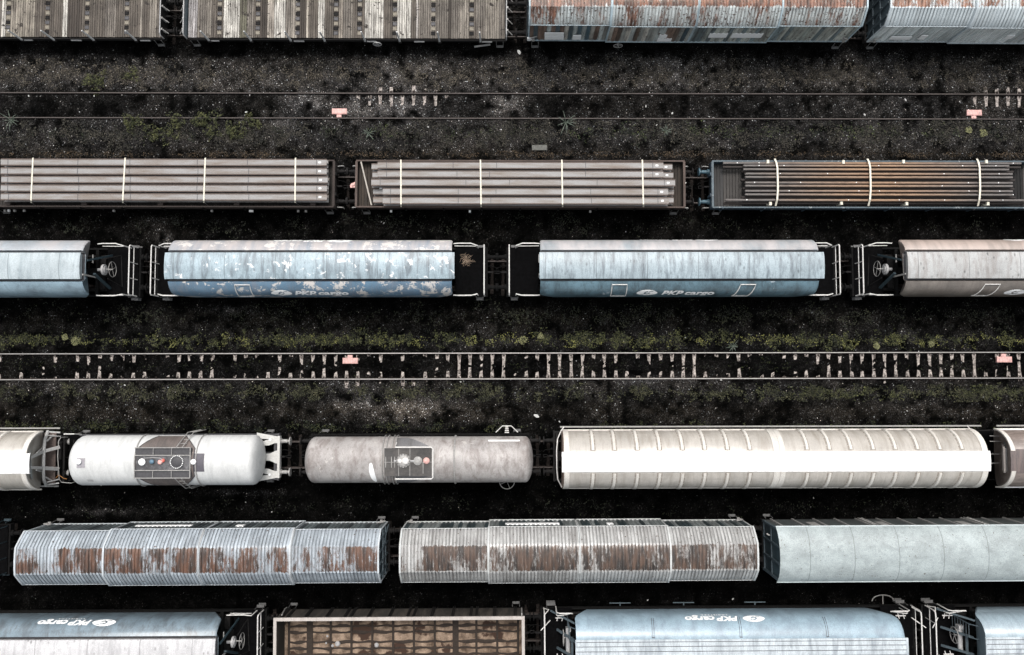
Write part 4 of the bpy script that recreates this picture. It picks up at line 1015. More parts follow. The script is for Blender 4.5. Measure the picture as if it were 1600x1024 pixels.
def white_tank(W):
    z = TZ; r = 1.355; h = W.h; tx0 = W.lx(113, 2.9); tx1 = W.lx(409, 2.6)
    frame(W, h-.1, 1.30, m=M['dark']); bogies(W, h, off=2.1); ends(W, h, M['grey_rail'], coup=True)
    tp = paint('tank_white', (.56,.57,.565), .08, (.38,.39,.39), .55, None, rough=.5, grain=.10, joints=0, streak=(2,.5,.4))
    b = B(); b.loft(tank_rings(tx0, tx1, r, z, .60, .40, kn=.6)); tk = b.build('tank', tp, W.r, 40)
    bx0, bx1 = W.lx(210, 3.95), W.lx(305, 3.9); bc = (bx0+bx1)/2; hw = (bx1-bx0)/2-.06
    bm_ = paint('tank_band', (.12,.10,.092), .25, (.05,.045,.045), .6, (.30,.25,.23), .66, 2.5, rough=.55, streak=(3,.3,.3))
    def fa(a):
        t = min(1, max(0, (abs(a)-32)/42)); return (bc-hw*(1-.52*t), bc+hw*(1-.52*t))
    b = B(); arc_strip(b, 0, 0, r, z, -76, 76, .022, 30, fa); bd = b.build('bare_band', bm_, tk)
    for s_ in (-1, 1):
        e_ = B(); e_.tube([((fa(a)[0] if s_ < 0 else fa(a)[1]), -(r+.03)*math.sin(math.radians(a)), z+(r+.03)*math.cos(math.radians(a))) for a in range(-76, 77, 4)], .02, 5)
        e_.build('band_edge', M['dark'], bd)
    b = B(); hoop(b, bx0+.02, r+.04, z); b.build('clamp_ring', M['grey_rail'], tk); b = B(); hoop(b, bx1+.05, r+.04, z); b.build('clamp_ring', M['grey_rail'], tk)
    # walkway
    pxa, pxb = W.lx(210, 4.05), W.lx(297, 4.05); ztop = z+r+.06
    b = B()
    for y0, y1 in ((.42, .78), (-.78, -.42)):
        b.box(pxa, pxb, y0, y1, ztop-.10, ztop-.07)
    for i in range(5): x = pxa+(pxb-pxa)*i/4; b.box(x-.03, x+.03, -.78, .78, ztop-.16, ztop-.10)
    b.build('walkway', M['dark'], W.r)
    b = B()
    for y in (.80, .40, -.40, -.80): b.tube([(pxa, y, ztop+(.02)), (pxb, y, ztop+.02)], .028, 6)
    b.tube([(pxb, -.80, ztop+.02), (pxb, .80, ztop+.02)], .03, 6); b.tube([(pxa, -.80, ztop+.02), (pxa, -.4, ztop+.02)], .02, 6)
    for i in (1, 2): x = pxa+(pxb-pxa)*i/3; b.tube([(x, -.80, ztop+.02), (x, -.40, ztop+.02)], .018, 5); b.tube([(x, .80, ztop+.02), (x, .40, ztop+.02)], .018, 5)
    b.build('walkway_rail', M['grey_rail'], W.r)
    b = B(); b.box(pxa+.06, pxb-.02, -.38, .38, z+r-.02, z+r+.035); mp = b.build('valve_tray', paint('tray_dirty', (.055,.055,.06), .3, (.25,.25,.26), .5, None, rough=.6, streak=(1,1,1)), W.r)
    zt = z+r+.03
    def knob(px, py, rr, m, nm, hh=.16, par=W.r):
        x, y = W.L(px, py, zt+hh); b = B(); b.cyl((x, y, zt-.02), (x, y, zt+hh*.5), rr*.85, 20); b.dome((x, y, zt+hh*.5), rr, hh*.5, 20, 4); return b.build(nm, m, par)
    knob(220.5, 722.5, .19, M['letter'], 'vent_cap'); knob(236, 722, .12, M['blueknob'], 'blue_valve'); knob(249, 722.5, .13, M['pink'], 'red_valve'); knob(254, 720, .10, M['red'], 'red_valve_wheel', .10)
    x, y = W.L(276, 722, zt+.1); b = B(); b.cyl((x, y, zt-.02), (x, y, zt+.10), .30, 30); b.dome((x, y, zt+.10), .26, .05, 30, 3); mh = b.build('manhole', M['dark'], W.r)
    b = B(); b.tube([(x+.33*math.cos(a), y+.33*math.sin(a), zt+.06) for a in [2*math.pi*i/28 for i in range(28)]], .02, 5, True)
    mr = b.build('manhole_ring', M['under'], mh)
    for i in range(22):
        a = 2*math.pi*i/22; b = B(); b.cyl((x+.33*math.cos(a), y+.33*math.sin(a), zt+.05), (x+.33*math.cos(a), y+.33*math.sin(a), zt+.13), .027, 6); b.build('bolt', M['letter'], mh)
    b = B(); x, y = W.L(240, 716, zt+.1); b.tube([(x-.5, y, zt+.12), (x, y+.03, zt+.16), (x+.35, y, zt+.12), (x+.5, y-.12, zt+.1)], .015, 5); b.build('pipe', M['steel'], W.r)
    # plates with white caps
    for pa, pb, ya, yb, cx, nm in ((299, 318.5, 708, 735, 302, 'dark_plate'), (117, 129.5, 715, 729.5, 122.5, 'dark_plate')):
        xa, xb = W.lx(pa, 3.98), W.lx(pb, 3.98); hwy = .48 if pa > 200 else .25; aa = math.degrees(math.asin(hwy/r)); bb = B()
        if pa > 200: arc_strip(bb, xa, xb, r, z, -aa, aa, .012, 8); o = bb.build(nm, flat('plate_violet', (.085,.08,.095), .6), tk)
        else:
            bb.box(xa+.1, xb+.1, -hwy, hwy, z+r-.06, z+r+.004); o = bb.build(nm, flat('plate_grey', (.27,.26,.28), .6), tk)
        x, y = W.L(cx, 722, 4.05); b = B(); b.cyl((x, y, z+r-.05), (x, y, z+r+.08), .13, 18); b.dome((x, y, z+r+.08), .15, .08, 18, 4); b.build('vent_cap', M['letter'], o)
    b = B(); xa = W.lx(139, 3.4, -1.); b.add([(xa, -.93, z+math.sqrt(r*r-.93**2)+.012), (xa+.32, -.93, z+math.sqrt(r*r-.93**2)+.012), (xa+.32, -1.05, z+math.sqrt(r*r-1.05**2)+.012), (xa, -1.05, z+math.sqrt(r*r-1.05**2)+.012)], [(0,1,2,3)]); b.build('data_plate', M['steel'], tk)
    # ladders down both sides
    for sy, pa in ((1, 288), (-1, 285)):
        x = W.lx(pa, 3.6, sy*1.3); sh = .28 if sy > 0 else .0
        b = B()
        for e in (-.16, .16):
            b.tube([(x+e-.1, sy*.80, ztop), (x+e, sy*1.15, z+.95), (x+e+.05, sy*1.52, z+.25), (x+e+.05, sy*1.54, 1.1)], .025, 6)
        for i in range(7):
            t = i/6; b.tube([(x-.16+.03, sy*(1.0+.53*min(1, t*2)), 3.75-t*2.4), (x+.16+.03, sy*(1.0+.53*min(1, t*2)), 3.75-t*2.4)], .016, 5)
        b.build('ladder', M['grey_rail'], W.r)
    # right end frame: plate with openings
    xe = W.lx(438, 1.2); x9 = W.lx(413, 1.5); b = B(); z1 = 1.32
    pm = flat('end_plate', (.50,.50,.48), .5, var=.15)
    def plate(pts, n):
        b = B(); b.loft([[(x, y, z1-.03) for x, y in pts], [(x, y, z1) for x, y in pts]]); return b.build('end_plate_web', pm, ep)
    b = B(); b.box(xe-.14, xe, -1.18, 1.18, 1.0, z1+.02); ep = b.build('end_plate', pm, W.r)
    xi = x9-.5
    plate([(xi, -1.38), (xe-.14, -1.16), (xe-.14, -.92), (xe-.55, -1.0), (xi, -1.05)], 0); plate([(xi, 1.38), (xe-.14, 1.16), (xe-.14, .92), (xe-.55, 1.0), (xi, 1.05)], 0)
    plate([(xi, -.20), (xe-.55, -.20), (xe-.22, -.36), (xe-.14, -.36), (xe-.14, .36), (xe-.22, .36), (xe-.55, .20), (xi, .20)], 0)
    for sy in (-1, 1):
        plate([(xi, sy*.62), (xe-.62, sy*.66), (xe-.30, sy*.78), (xe-.14, sy*.78), (xe-.14, sy*.92), (xe-.50, sy*1.0), (xe-.80, sy*.95), (xi, sy*.72)], 0)
        b = B(); b.cyl((xe-.55, sy*.98, z1-.1), (xe-.55, sy*.98, z1+.06), .07, 10); b.build('lifting_pin', M['letter'], ep)
    b = B(); b.box(W.lx(150, 1.3)-.0, xi, -1.2, 1.2, 1.2, 1.3); b.box(W.lx(160, 1.3), W.lx(190, 1.3), -.9, .9, 1.2, 1.75); b.box(W.lx(350, 1.3), W.lx(380, 1.3), -.9, .9, 1.2, 1.75); b.build('saddle', M['dark'], W.r)
    # left end: small handrail loops
    xl = -h; b = B(); b.tube([(xl-.05, 1.15, 1.3), (xl-.05, 1.2, 2.0), (xl, 1.0, 2.3), (xl, .2, 2.35), (xl-.02, -1.1, 2.1), (xl, -1.3, 1.9), (xl+.55, -1.35, 1.9), (xl+.6, -1.3, 1.3)], .022, 6); b.build('end_railing', M['grey_rail'], W.r)
    b = B(); b.box(xl+.02, xl+.55, -1.3, 1.3, 1.2, 1.25); b.build('end_platform', M['deck'], W.r)
    b = B(); b.tube([(xl+.1, 1.3, 1.25), (xl+.1, 1.38, 1.95), (xl+.65, 1.38, 1.95), (xl+.7, 1.3, 1.25)], .03, 6); b.build('side_handrail', M['white'], W.r)
    footsteps(W, h-.2, 1.36)
white_tank(W52)
W53 = Wg(R5, 487, 826, 1.2, 'tank_wagon', 'dirty grey tank wagon with dark square platform and side handwheels', GT)
def grey_tank(W):
    z = TZ+.05; r = 1.25; h = W.h; tx0 = W.lx(478, 2.8); tx1 = W.lx(833, 2.8)
    frame(W, h-.05, 1.28, m=M['black']); bogies(W, h, off=2.0); ends(W, h+.05, M['under'])
    tp = paint('tank_grey', (.33,.315,.305), .2, (.15,.125,.115), .8, (.42,.40,.38), .64, 1.6, rough=.48, grain=.16, streak=(1.3,.6,.6))
    b = B(); b.loft(tank_rings(tx0, tx1, r, z, .50, .42)); tk = b.build('tank', tp, W.r, 40)
    for px in (493, 586, 742): b = B(); x = W.lx(px, 3.9); hoop(b, x, r-.008, z, t=.014); b.build('weld_seam', tp, tk)
    b = B(); hoop(b, W.lx(709.5, 3.9), r+.03, z, t=.05); b.build('clamp_ring', M['grey_rail'], tk)
    for px in (597, 603, 612, 617): b = B(); x = W.lx(px, 3.9); hoop(b, x, r+.07, z, -125, 125, t=.026); b.build('clamp_ring', M['grey_rail'], tk)
    xa, xb = W.lx(600, 4.0), W.lx(675, 4.0); xc = W.lx(648, 3.8)
    dm = paint('patch_grey', (.15,.15,.155), .2, (.08,.075,.07), .5, None, rough=.6)
    for sy in (-1, 1):
        def fa(a, s_=sy):
            t = min(1, max(0, (abs(a)-38)/36)); return (W.lx(618, 3.8), W.lx(618, 3.8)+(1.85 if s_ > 0 else 1.75)*(1-.70*t))
        b = B(); arc_strip(b, 0, 0, r, z, -sy*36, -sy*74, .012, 14, fa); b.build('dark_patch', dm, tk)
    ztop = z+r+.05; b = B(); b.box(xa, xb, -.74, .74, ztop-.02, ztop+.01); pf = b.build('platform', paint('platform_dark', (.045,.043,.042), .4, (.12,.11,.10), .5, None, rough=.7, streak=(1,1,1)), W.r)
    b = B()
    for x in (xa, (xa+xb)/2-.5, (xa+xb)/2+.1, xb): b.box(x-.012, x+.012, -.74, .74, ztop+.01, ztop+.025)
    b.box(xa, xb, -.012, .012, ztop+.01, ztop+.025); b.build('platform_seam', M['grey_rail'], pf)
    b = B(); x1, x2 = W.lx(617, 4.2), W.lx(676, 4.2)
    b.tube([(x1, 1.0, ztop-.3), (x1, .80, ztop+.1), (x2-.1, .80, ztop+.1), (x2, .70, ztop+.1), (x2, -.82, ztop+.1), (x2-.1, -.88, ztop+.1), (x1, -.88, ztop+.1), (x1, -1.0, ztop-.3)], .036, 6); b.build('platform_rail', M['white'], pf)
    def disc(px, py, rr, m, nm, hh=.12, dome=True):
        x, y = W.L(px, py, ztop+hh); b = B(); b.cyl((x, y, ztop), (x, y, ztop+hh*.6), rr, 26)
        if dome: b.dome((x, y, ztop+hh*.6), rr*.9, hh*.5, 26, 4)
        return b.build(nm, m, W.r), x, y
    mh, x, y = disc(630, 720.5, .37, M['grey_rail'], 'manhole')
    for i in range(14):
        a = 2*math.pi*i/14; b = B(); b.cyl((x+.34*math.cos(a), y+.34*math.sin(a), ztop+.05), (x+.34*math.cos(a), y+.34*math.sin(a), ztop+.13), .03, 6); b.build('bolt', M['dark'], mh)
    b = B(); b.dome((x+.12, y, ztop+.13), .19, .09, 20, 4); b.build('manhole_cap', M['white'], mh)
    b = B(); b.dome((x-.18, y-.01, ztop+.11), .12, .07, 14, 4); b.build('manhole_cap', M['white'], mh)
    b = B(); b.box(x-.5, x+.9, y-.035, y+.035, ztop+.06, ztop+.10); b.build('hinge_bar', M['steel'], mh)
    disc(652.5, 720.5, .23, M['grey_rail'], 'valve_cover'); disc(666, 720.5, .17, M['pink'], 'red_valve', .15)
    x, y = W.L(661, 730, ztop+.1); b = B(); b.tube([(x, y+.25, ztop+.08), (x, y-.35, ztop+.08)], .02, 6); b.build('valve_lever', M['grey_rail'], W.r)
    # long white run of paint
    b = B(); pts = [(W.lx(579.5, 3.9), 2), (W.lx(580.5, 3.9), 20), (W.lx(583, 3.8), 38), (W.lx(586, 3.6), 60)]
    rings = []
    for i in range(13):
        t = i/12; a = math.radians(2+62*t); xx = pts[0][0]+(pts[3][0]-pts[0][0])*t**1.6; w_ = .05+.09*math.sin(math.pi*t)**.7
        rings.append([(xx-w_, -(r+.002)*math.sin(a), z+(r+.002)*math.cos(a)), (xx+w_, -(r+.002)*math.sin(a), z+(r+.002)*math.cos(a)), (xx+w_, -(r+.010)*math.sin(a), z+(r+.010)*math.cos(a)), (xx-w_, -(r+.010)*math.sin(a), z+(r+.010)*math.cos(a))])
    b.loft(rings); b.build('paint_run', M['letter'], tk)
    for sy in (-1, 1):
        x = W.lx(792, 1.9); b = B(); y = sy*1.32
        if sy > 0:
            b.tube([(x-.62, y+.05, 1.4), (x-.25, y+.42, 1.6), (x+.25, y+.42, 1.6), (x+.62, y+.05, 1.4)], .03, 6)
            for j in range(4): b.box(x-.12+j*.012, x+.12-j*.012, y+.03+j*.1, y+.08+j*.1, 1.58, 1.62)
            b.build('side_handwheel_guard', M['white'], W.r)
        else:
            wheel(b, (x, y-.05, 1.55), .42, 'z', 4, .022); b.build('side_handwheel', M['grey_rail'], W.r)
    b = B(); xa_, xb_ = W.lx(763, 3.2, 1.1), W.lx(812, 3.2, 1.1); arc_strip(b, xa_, xb_, r, z, -62, -56, .008, 3); b.build('white_line', M['letter'], tk)
    b = B(); b.box(W.lx(520, 1.3), W.lx(550, 1.3), -.9, .9, 1.2, 1.75); b.box(W.lx(760, 1.3), W.lx(790, 1.3), -.9, .9, 1.2, 1.75); b.box(-h+.2, h-.2, -.3, .3, 1.15, 1.5); b.build('saddle', M['black'], W.r)
    b = B(); b.box(h-.5, h, -1.2, 1.2, 1.2, 1.24); b.build('end_platform', M['deck'], W.r)
    footsteps(W, h-.2, 1.36)
grey_tank(W53)

# ------------------------------------------------------------------ ribbed beige hoppers
BP = [(.50,4.13),(.62,4.09),(.82,4.0),(1.02,3.86),(1.21,3.67),(1.38,3.41),(1.50,3.11),(1.555,2.8),(1.56,2.65),(1.56,1.9)]
def ribbed(W, x0, x1, colw, ribx, joints, lx0, lx1, lidm, bodym, ribm, lids=.535, lz=4.2):
    h = W.h; frame(W, h, 1.40); bogies(W, h); ends(W, h+.05, M['under'])
    low = [(1.2, 1.2), (.5, .8)]; full = [(-y, z) for y, z in low[::-1]]+[(-y, z) for y, z in BP[::-1]]+BP+low
    def sq(f, s): return [(y*s, 2.3+(z-2.3)*(1-(1-s)*.5)) for y, z in f]
    b = B(); ins = lambda z: max(0, 2.9-z)*.5
    b.loft([[(x0+ins(z), y, z) for y, z in sq(full, .97)], [(x0+.06+ins(z), y, z) for y, z in full], [(x1-.06-ins(z), y, z) for y, z in full], [(x1-ins(z), y, z) for y, z in sq(full, .97)]])
    bo = b.build('body', bodym, W.r)
    b = B(); LPx = orient([(-lids,lz-.12),(-lids,lz-.02),(-lids*.8,lz+.01),(0,lz+.04),(lids*.8,lz+.01),(lids,lz-.02),(lids,lz-.12)]); shell(b, lx0, lx1, LPx, .03); b.build('lid', lidm, W.r)
    for sy in (-1, 1):
        for x in ribx:
            wd = .09; b = B(); rings = []
            for y, z, ny, nz in [arc_at(BP, s) for s in (.12, .3, .55, .8, 1.05, 1.3, 1.55, 1.75, 1.9)]:
                rings.append([(x-wd, sy*(y-ny*.02), z-nz*.02), (x+wd, sy*(y-ny*.02), z-nz*.02), (x+wd*.75, sy*(y+ny*.07), z+nz*.07), (x-wd*.75, sy*(y+ny*.07), z+nz*.07)])
            b.loft(rings); rb = b.build('rib', ribm, bo)
            b = B(); rings = []
            for y, z, ny, nz in [arc_at(BP, s) for s in (.10, .3, .55, .8, 1.05, 1.3, 1.55, 1.75, 1.88)]:
                rings.append([(x-.15, sy*(y-ny*.02), z-nz*.02), (x+.15, sy*(y-ny*.02), z-nz*.02), (x+.145, sy*(y+ny*.006), z+nz*.006), (x-.145, sy*(y+ny*.006), z+nz*.006)])
            b.loft(rings); b.build('rib_seam', M['seam'], rb)
        for x, wd in joints:
            b = B(); rings = []
            for y, z, ny, nz in [arc_at(BP, s) for s in (.03, .3, .55, .8, 1.05, 1.3, 1.55, 1.75, 1.95)]:
                rings.append([(x-wd, sy*(y-ny*.02), z-nz*.02), (x+wd, sy*(y-ny*.02), z-nz*.02), (x+wd, sy*(y+ny*.05), z+nz*.05), (x-wd, sy*(y+ny*.05), z+nz*.05)])
            b.loft(rings); b.build('end_band', ribm, bo)
        b = B(); b.box(x0, x1, sy*1.555, sy*1.615, 2.62, 2.70); b.box(x0+.1, x1-.1, sy*.535, sy*.60, 4.03, 4.10); b.build('edge_rail', ribm, bo)
        b = B(); b.box(-h+.3, h-.3, sy*1.60, sy*1.68, 1.0, 1.05); b.build('side_pipe', M['grey_rail'], W.r)
    return bo
W54 = Wg(R5, 868, 1552, 1.6, 'hopper_wagon', 'long beige ribbed hopper wagon with bright white roof strip', 'beige ribbed hopper wagons')
x0, x1 = W54.lx(881.5, 3.9), W54.lx(1541, 4.0)
rx = [W54.lx(p, 3.2) for p in (924,957,992,1026,1061,1095,1130,1164)]+[W54.lx(p, 3.2) for p in (1252,1286,1319,1353,1387,1421,1455,1489)]
lidw = paint('lid_white', (.80,.80,.79), .06, (.50,.50,.51), .7, None, rough=.45, grain=.03, streak=(4,.6,.3))
bodb = paint('body_beige', (.40,.378,.345), .14, (.24,.215,.18), .6, None, rough=.33, spec=.9, grain=.12)
ribm = paint('rib_cream', (.58,.56,.52), .08, (.40,.37,.33), .5, None, rough=.42)
bo = ribbed(W54, x0, x1, None, rx, ((W54.lx(1205, 3.2), .17), (W54.lx(1214, 3.2), .13), (x0+.13, .14), (x1-.14, .15)), W54.lx(878, 4.2), W54.lx(1548, 4.2), lidw, bodb, ribm)
W = W54
for sx, xe in ((-1, x0), (1, x1)):
    b = B(); a = [(-1.55, 1.6), (-1.55, 2.4), (-1.2, 3.2), (-.7, 3.9), (.7, 3.9), (1.2, 3.2), (1.55, 2.4), (1.55, 1.6)]
    a = [(y*.98, z) for y, z in ((-1.55,2.3),(-1.55,2.9),(-1.36,3.45),(-1.0,3.85),(-.6,4.05),(.6,4.05),(1.0,3.85),(1.36,3.45),(1.55,2.9),(1.55,2.3))]; b.loft([[(xe+sx*.02, y, z) for y, z in a], [(xe+sx*.06, y, z) for y, z in a]]); e = b.build('end_wall', paint('end_wall_brown'+str(sx), (.17,.125,.10), .25, (.08,.06,.05), .6), W.r)
    for i, y in enumerate((-1.25, -.95, -.35, .0, .35, .95, 1.25)):
        b = B(); zz = 3.0 if abs(y) > .5 else 3.7; b.cyl((xe+sx*.055, y, zz-.5), (xe+sx*.075, y, zz-.5), .07, 10); b.build('end_hole', M['black'], e)
    b = B(); b.tube([(xe+sx*.28, -1.1, 2.7), (xe+sx*.34, -.5, 2.9), (xe+sx*.34, .5, 2.9), (xe+sx*.28, 1.1, 2.7)], .03, 6); b.tube([(xe+sx*.28, -1.1, 2.7), (xe+sx*.05, -1.56, 2.5)], .03, 6); b.tube([(xe+sx*.28, 1.1, 2.7), (xe+sx*.05, 1.56, 2.5), (xe-sx*.1, 1.75, 2.5)], .03, 6)
    b.build('end_rail', M['white'], W.r)
W51 = Wg(R5, -600, 92, 1.6, 'hopper_wagon', 'beige ribbed hopper wagon with braced end frame, left edge', 'beige ribbed hopper wagons')
W = W51; x0, x1 = -W.h+.8, W.lx(43, 4.0)
rx = [W.lx(p, 3.2) for p in (5, -29, -63, -97, -131, -165, -200, -235, -270)]
bodb2 = paint('body_beige_left', (.37,.35,.315), .14, (.22,.195,.165), .6, None, rough=.33, spec=.9, grain=.12)
ribbed(W, x0, x1, None, rx, ((x1-.12, .13), (x0+.12, .13)), x0-.1, W.lx(46, 4.2), lidw, bodb2, ribm)
fm = flat('frame_grey', (.42,.42,.41), .5, var=.15)
b = B(); a = [(-1.50, 1.7), (-1.50, 2.4), (-1.2, 3.1), (-.6, 3.8), (.6, 3.8), (1.2, 3.1), (1.50, 2.4), (1.50, 1.7)]
b.loft([[(x1+.04-max(0, 3.8-z)*.42, y*.99, z) for y, z in a], [(x1-.0-max(0, 3.8-z)*.60-.1, y*.80, z*.97) for y, z in a]]); e = b.build('end_slope', paint('end_pale', (.36,.39,.40), .1, (.2,.2,.2), .4), W.r)
xf = W.lx(69, 2.3)
b = B(); b.tube([(xf-.25, -1.50, 1.6), (xf-.05, -1.1, 2.2), (xf, -.6, 2.35), (xf, .6, 2.35), (xf-.05, 1.1, 2.2), (xf-.25, 1.50, 1.6)], .085, 8); b.build('frame_hoop', fm, W.r)
b = B()
for y in (-.42, .42):
    b.bar((x1-.05, y*.6, 3.75), (xf, y*1.1, 2.35), .16, .08); b.bar((xf, y*1.1, 2.35), (W.h-.05, y*1.45, 1.5), .18, .10); b.bar((x1, y*1.1, 3.2), (xf-.2, y*1.7, 2.0), .06)
b.build('frame_strut', fm, W.r)
for sy in (-1, 1):
    b = B(); b.bar((xf-.25, sy*1.48, 1.6), (W.h-.1, sy*1.42, 1.35), .08); b.bar((xf-.05, sy*1.3, 1.9), (xf+.35, sy*1.2, 1.35), .06); b.bar((xf-.0, sy*1.0, 2.1), (xf+.05, sy*1.4, 1.3), .07); b.build('side_strut', fm, W.r)
b = B(); b.box(x1-.6, xf+.2, -1.40, 1.40, 1.5, 1.56); b.build('end_floor', flat('floor_brownish', (.11,.085,.075), .8, var=.3), W.r)
b = B(); b.box(x1+.1, W.h-.02, -1.36, 1.36, 1.2, 1.25); b.build('end_platform', M['deck'], W.r)
b = B(); b.cyl((xf+.30, -.1, 1.3), (xf+.30, .95, 1.3), .10, 12); b.cyl((xf+.55, -.6, 1.32), (xf+.55, .4, 1.32), .06, 10); b.build('air_cylinder', M['under'], W.r)
b = B(); b.tube([(xf+.3, -.6, 1.4), (xf+.35, -.95, 1.45), (xf+.6, -1.15, 1.4), (xf+.75, -1.2, 1.35)], .025, 6); b.tube([(xf+.35, -.95, 1.45), (xf+.15, -1.15, 1.4)], .025, 6); b.build('brake_lever', flat('orange_lever', (.35,.16,.05), .6), W.r)
b = B(); wheel(b, (xf+.35, 1.05, 1.5), .25, 'z', 4, .02); b.build('handwheel', M['under'], W.r)
W55 = Wg(R5, 1560, 2150, 1.6, 'hopper_wagon', 'dark brown ribbed hopper wagon with white edges, right edge', 'beige ribbed hopper wagons')
W = W55; x0, x1 = W.lx(1578, 4.0), W.h-.6
bod3 = paint('body_brown_dark', (.16,.13,.115), .25, (.36,.30,.27), .6, (.5,.45,.42), .66, 1.2, rough=.4, spec=.8, streak=(.3,1.2,.8))
ribbed(W, x0, x1, None, [], ((x0+.1, .11), (x1-.1, .1)), x0-.05, x1, paint('lid_brown', (.10,.082,.08), .2, (.22,.17,.15), .5, None), bod3, ribm, .62, 4.14)
b = B()
for y in (-.22, -.1, .14, .26, .36):
    for xx in (.75, .98, 1.2)[:2 if y > 0 else 3]: b.cyl((x0+xx, y, 4.15), (x0+xx, y, 4.185), .05, 8)
b.build('rivet_marks', M['letter'], W.r)
for sy in (-1, 1): b = B(); b.box(x0+.1, x1, sy*1.50, sy*1.60, 2.75, 2.85); b.build('white_edge', M['letter'], W.r)
b = B(); a = [(-1.50, 1.7), (-1.50, 2.4), (-1.2, 3.1), (-.6, 3.8), (.6, 3.8), (1.2, 3.1), (1.50, 2.4), (1.50, 1.7)]
b.loft([[(x0-.04+max(0, 3.8-z)*.42, y*.99, z) for y, z in a], [(x0+max(0, 3.8-z)*.60+.1, y*.80, z*.97) for y, z in a]]); b.build('end_slope', paint('end_pale_two', (.22,.23,.24), .1, (.1,.1,.1), .4), W.r)
b = B(); b.bar((x0-.05, -.62, 3.6), (x0-.05, .62, 3.6), .16, .14); b.bar((x0-.05, .62, 3.6), (-W.h+.1, .85, 1.7), .15, .10); b.bar((x0-.05, -.62, 3.6), (-W.h+.1, -.70, 1.7), .15, .10); b.build('frame_strut', flat('dark_frame_grey', (.26,.24,.225), .5), W.r)
for y in (1.2, .9, .2, -.3): b = B(); b.bar((-W.h+.15+(1.3-y)*.2, y, 1.3), (-W.h+.35+(1.3-y)*.15, y*.95, 2.4), .05); b.bar((-W.h+.35+(1.3-y)*.15, y*.95, 2.4), (x0-.2, y, 2.6), .04); b.build('grab_rail', M['grey_rail'], W.r)
b = B(); b.box(-W.h+.02, x0, -1.36, 1.36, 1.2, 1.25); b.build('end_platform', M['deck'], W.r)

# ------------------------------------------------------------------ low sided wagons loaded with beams and rails
woodd = paint('floor_dark_boards', (1,1,1), .25, (.02,.02,.02), .5, None, rough=.9, attr=True, streak=(6,.2,1))
def plank_deck(b, x0, x1, hw, z, tonef, pw=.17):
    x = x0
    while x < x1-.03:
        w_ = min(pw*random.uniform(.9, 1.12), x1-x); t = tonef(x+w_/2); v = random.uniform(.78, 1.2)
        b.cur = tuple(min(1., c*v) for c in t); dz = random.uniform(-.004, .004)
        b.box(x+.011, x+w_-.011, -hw+random.uniform(0,.02), hw-random.uniform(0,.02), z-.05, z+dz); x += w_
    b.cur = None
def low_sided(W, rimz, side, postcol, board, tonef, capm=None):
    h = W.h; frame(W, h-.1, 1.33); ends(W, h, M['under'] if side is not M['navy'] else M['bluebuf']); bogies(W, h)
    b = B(); plank_deck(b, -h+.06, h-.06, 1.30, 1.24, tonef); b.build('floor', board, W.r)
    for sy in (-1, 1):
        b = B(); b.box(-h, h, sy*1.31, sy*1.35, 1.1, rimz); s_ = b.build('side_board', side, W.r)
        b = B(); b.box(-h, h, sy*1.295, sy*1.375, rimz, rimz+.04); b.build('side_cap', capm or side, s_)
        n = 9
        for i in range(n):
            x = -h+.6+(2*h-1.2)*i/(n-1); b = B(); b.box(x-.05, x+.05, sy*1.35, sy*1.41, 1.0, rimz); b.build('stake_pocket', postcol, s_)
    for sx in (-1, 1):
        b = B(); b.box(sx*(h-.05), sx*h, -1.30, 1.30, 1.1, rimz); s_ = b.build('end_board', side, W.r)
        b = B(); b.box(sx*(h-.09), sx*(h+.04), -1.30, 1.30, rimz, rimz+.04); b.build('end_cap', capm or side, s_)
        for y in (-.6, .6): b = B(); b.box(sx*h, sx*(h+.10), y-.06, y+.06, 1.0, rimz-.02); b.cyl((sx*(h+.06), y-.1, rimz-.1), (sx*(h+.06), y+.1, rimz-.1), .05, 8); b.build('hinge', postcol, s_)
        for sy in (-1, 1):
            b = B(); b.tube([(sx*(h+.02), sy*1.2, .95), (sx*(h+.30), sy*1.22, 1.0), (sx*(h+.36), sy*1.22, .92), (sx*(h+.36), sy*1.22, .6)], .032, 6); b.build('grab_rail', M['grey_rail'], W.r)
    footsteps(W, h, 1.40)
M['navy'] = paint('board_navy', (.035,.06,.085), .25, (.02,.025,.03), .5, (.18,.22,.25), .66, 2., rough=.6)
M['navycap'] = paint('cap_navy', (.055,.08,.095), .3, (.03,.05,.07), .6, (.22,.25,.26), .60, 3., rough=.55)
M['brown'] = paint('board_brown', (.028,.020,.017), .3, (.015,.012,.01), .5, None, rough=.8)
M['browncap'] = paint('cap_brown', (.07,.05,.042), .3, (.04,.03,.025), .6, None, rough=.8)
GO = 'low sided open wagons carrying steel'
dk = lambda x: (.030,.026,.023)
W31 = Wg(R3, -20, 522, 1.75, 'open_wagon', 'brown open wagon carrying five grey beams, left of its row', GO); low_sided(W31, 1.72, M['brown'], M['under'], woodd, dk, M['brown'])
W32 = Wg(R3, 556, 1070, 1.75, 'open_wagon', 'brown open wagon carrying grey beams, in the middle of its row', GO); low_sided(W32, 1.72, M['brown'], M['under'], woodd, lambda x: (.042,.033,.026), M['browncap'])
W33 = Wg(R3, 1113, 1668, 1.75, 'open_wagon', 'navy blue open wagon carrying rusty rails, right of its row', GO)
low_sided(W33, 1.72, M['navy'], M['navy'], woodd, lambda x: (.045,.045,.045) if x < -W33.h+.7 else (.050,.047,.044) if x < -W33.h+1.9 or x > W33.h-2.2 else (.006,.006,.006), M['navycap'])  # boards under the rails near black, gap shade put into their tone
k = NT('mill_steel'); c = k.coord(world=True); f = k.noise(k.coord(sc=(.25,1.5,1), world=True), 2, 4, .6); col = k.mix(k.step(f, .42, .72), (.255,.252,.25), (.165,.135,.112))
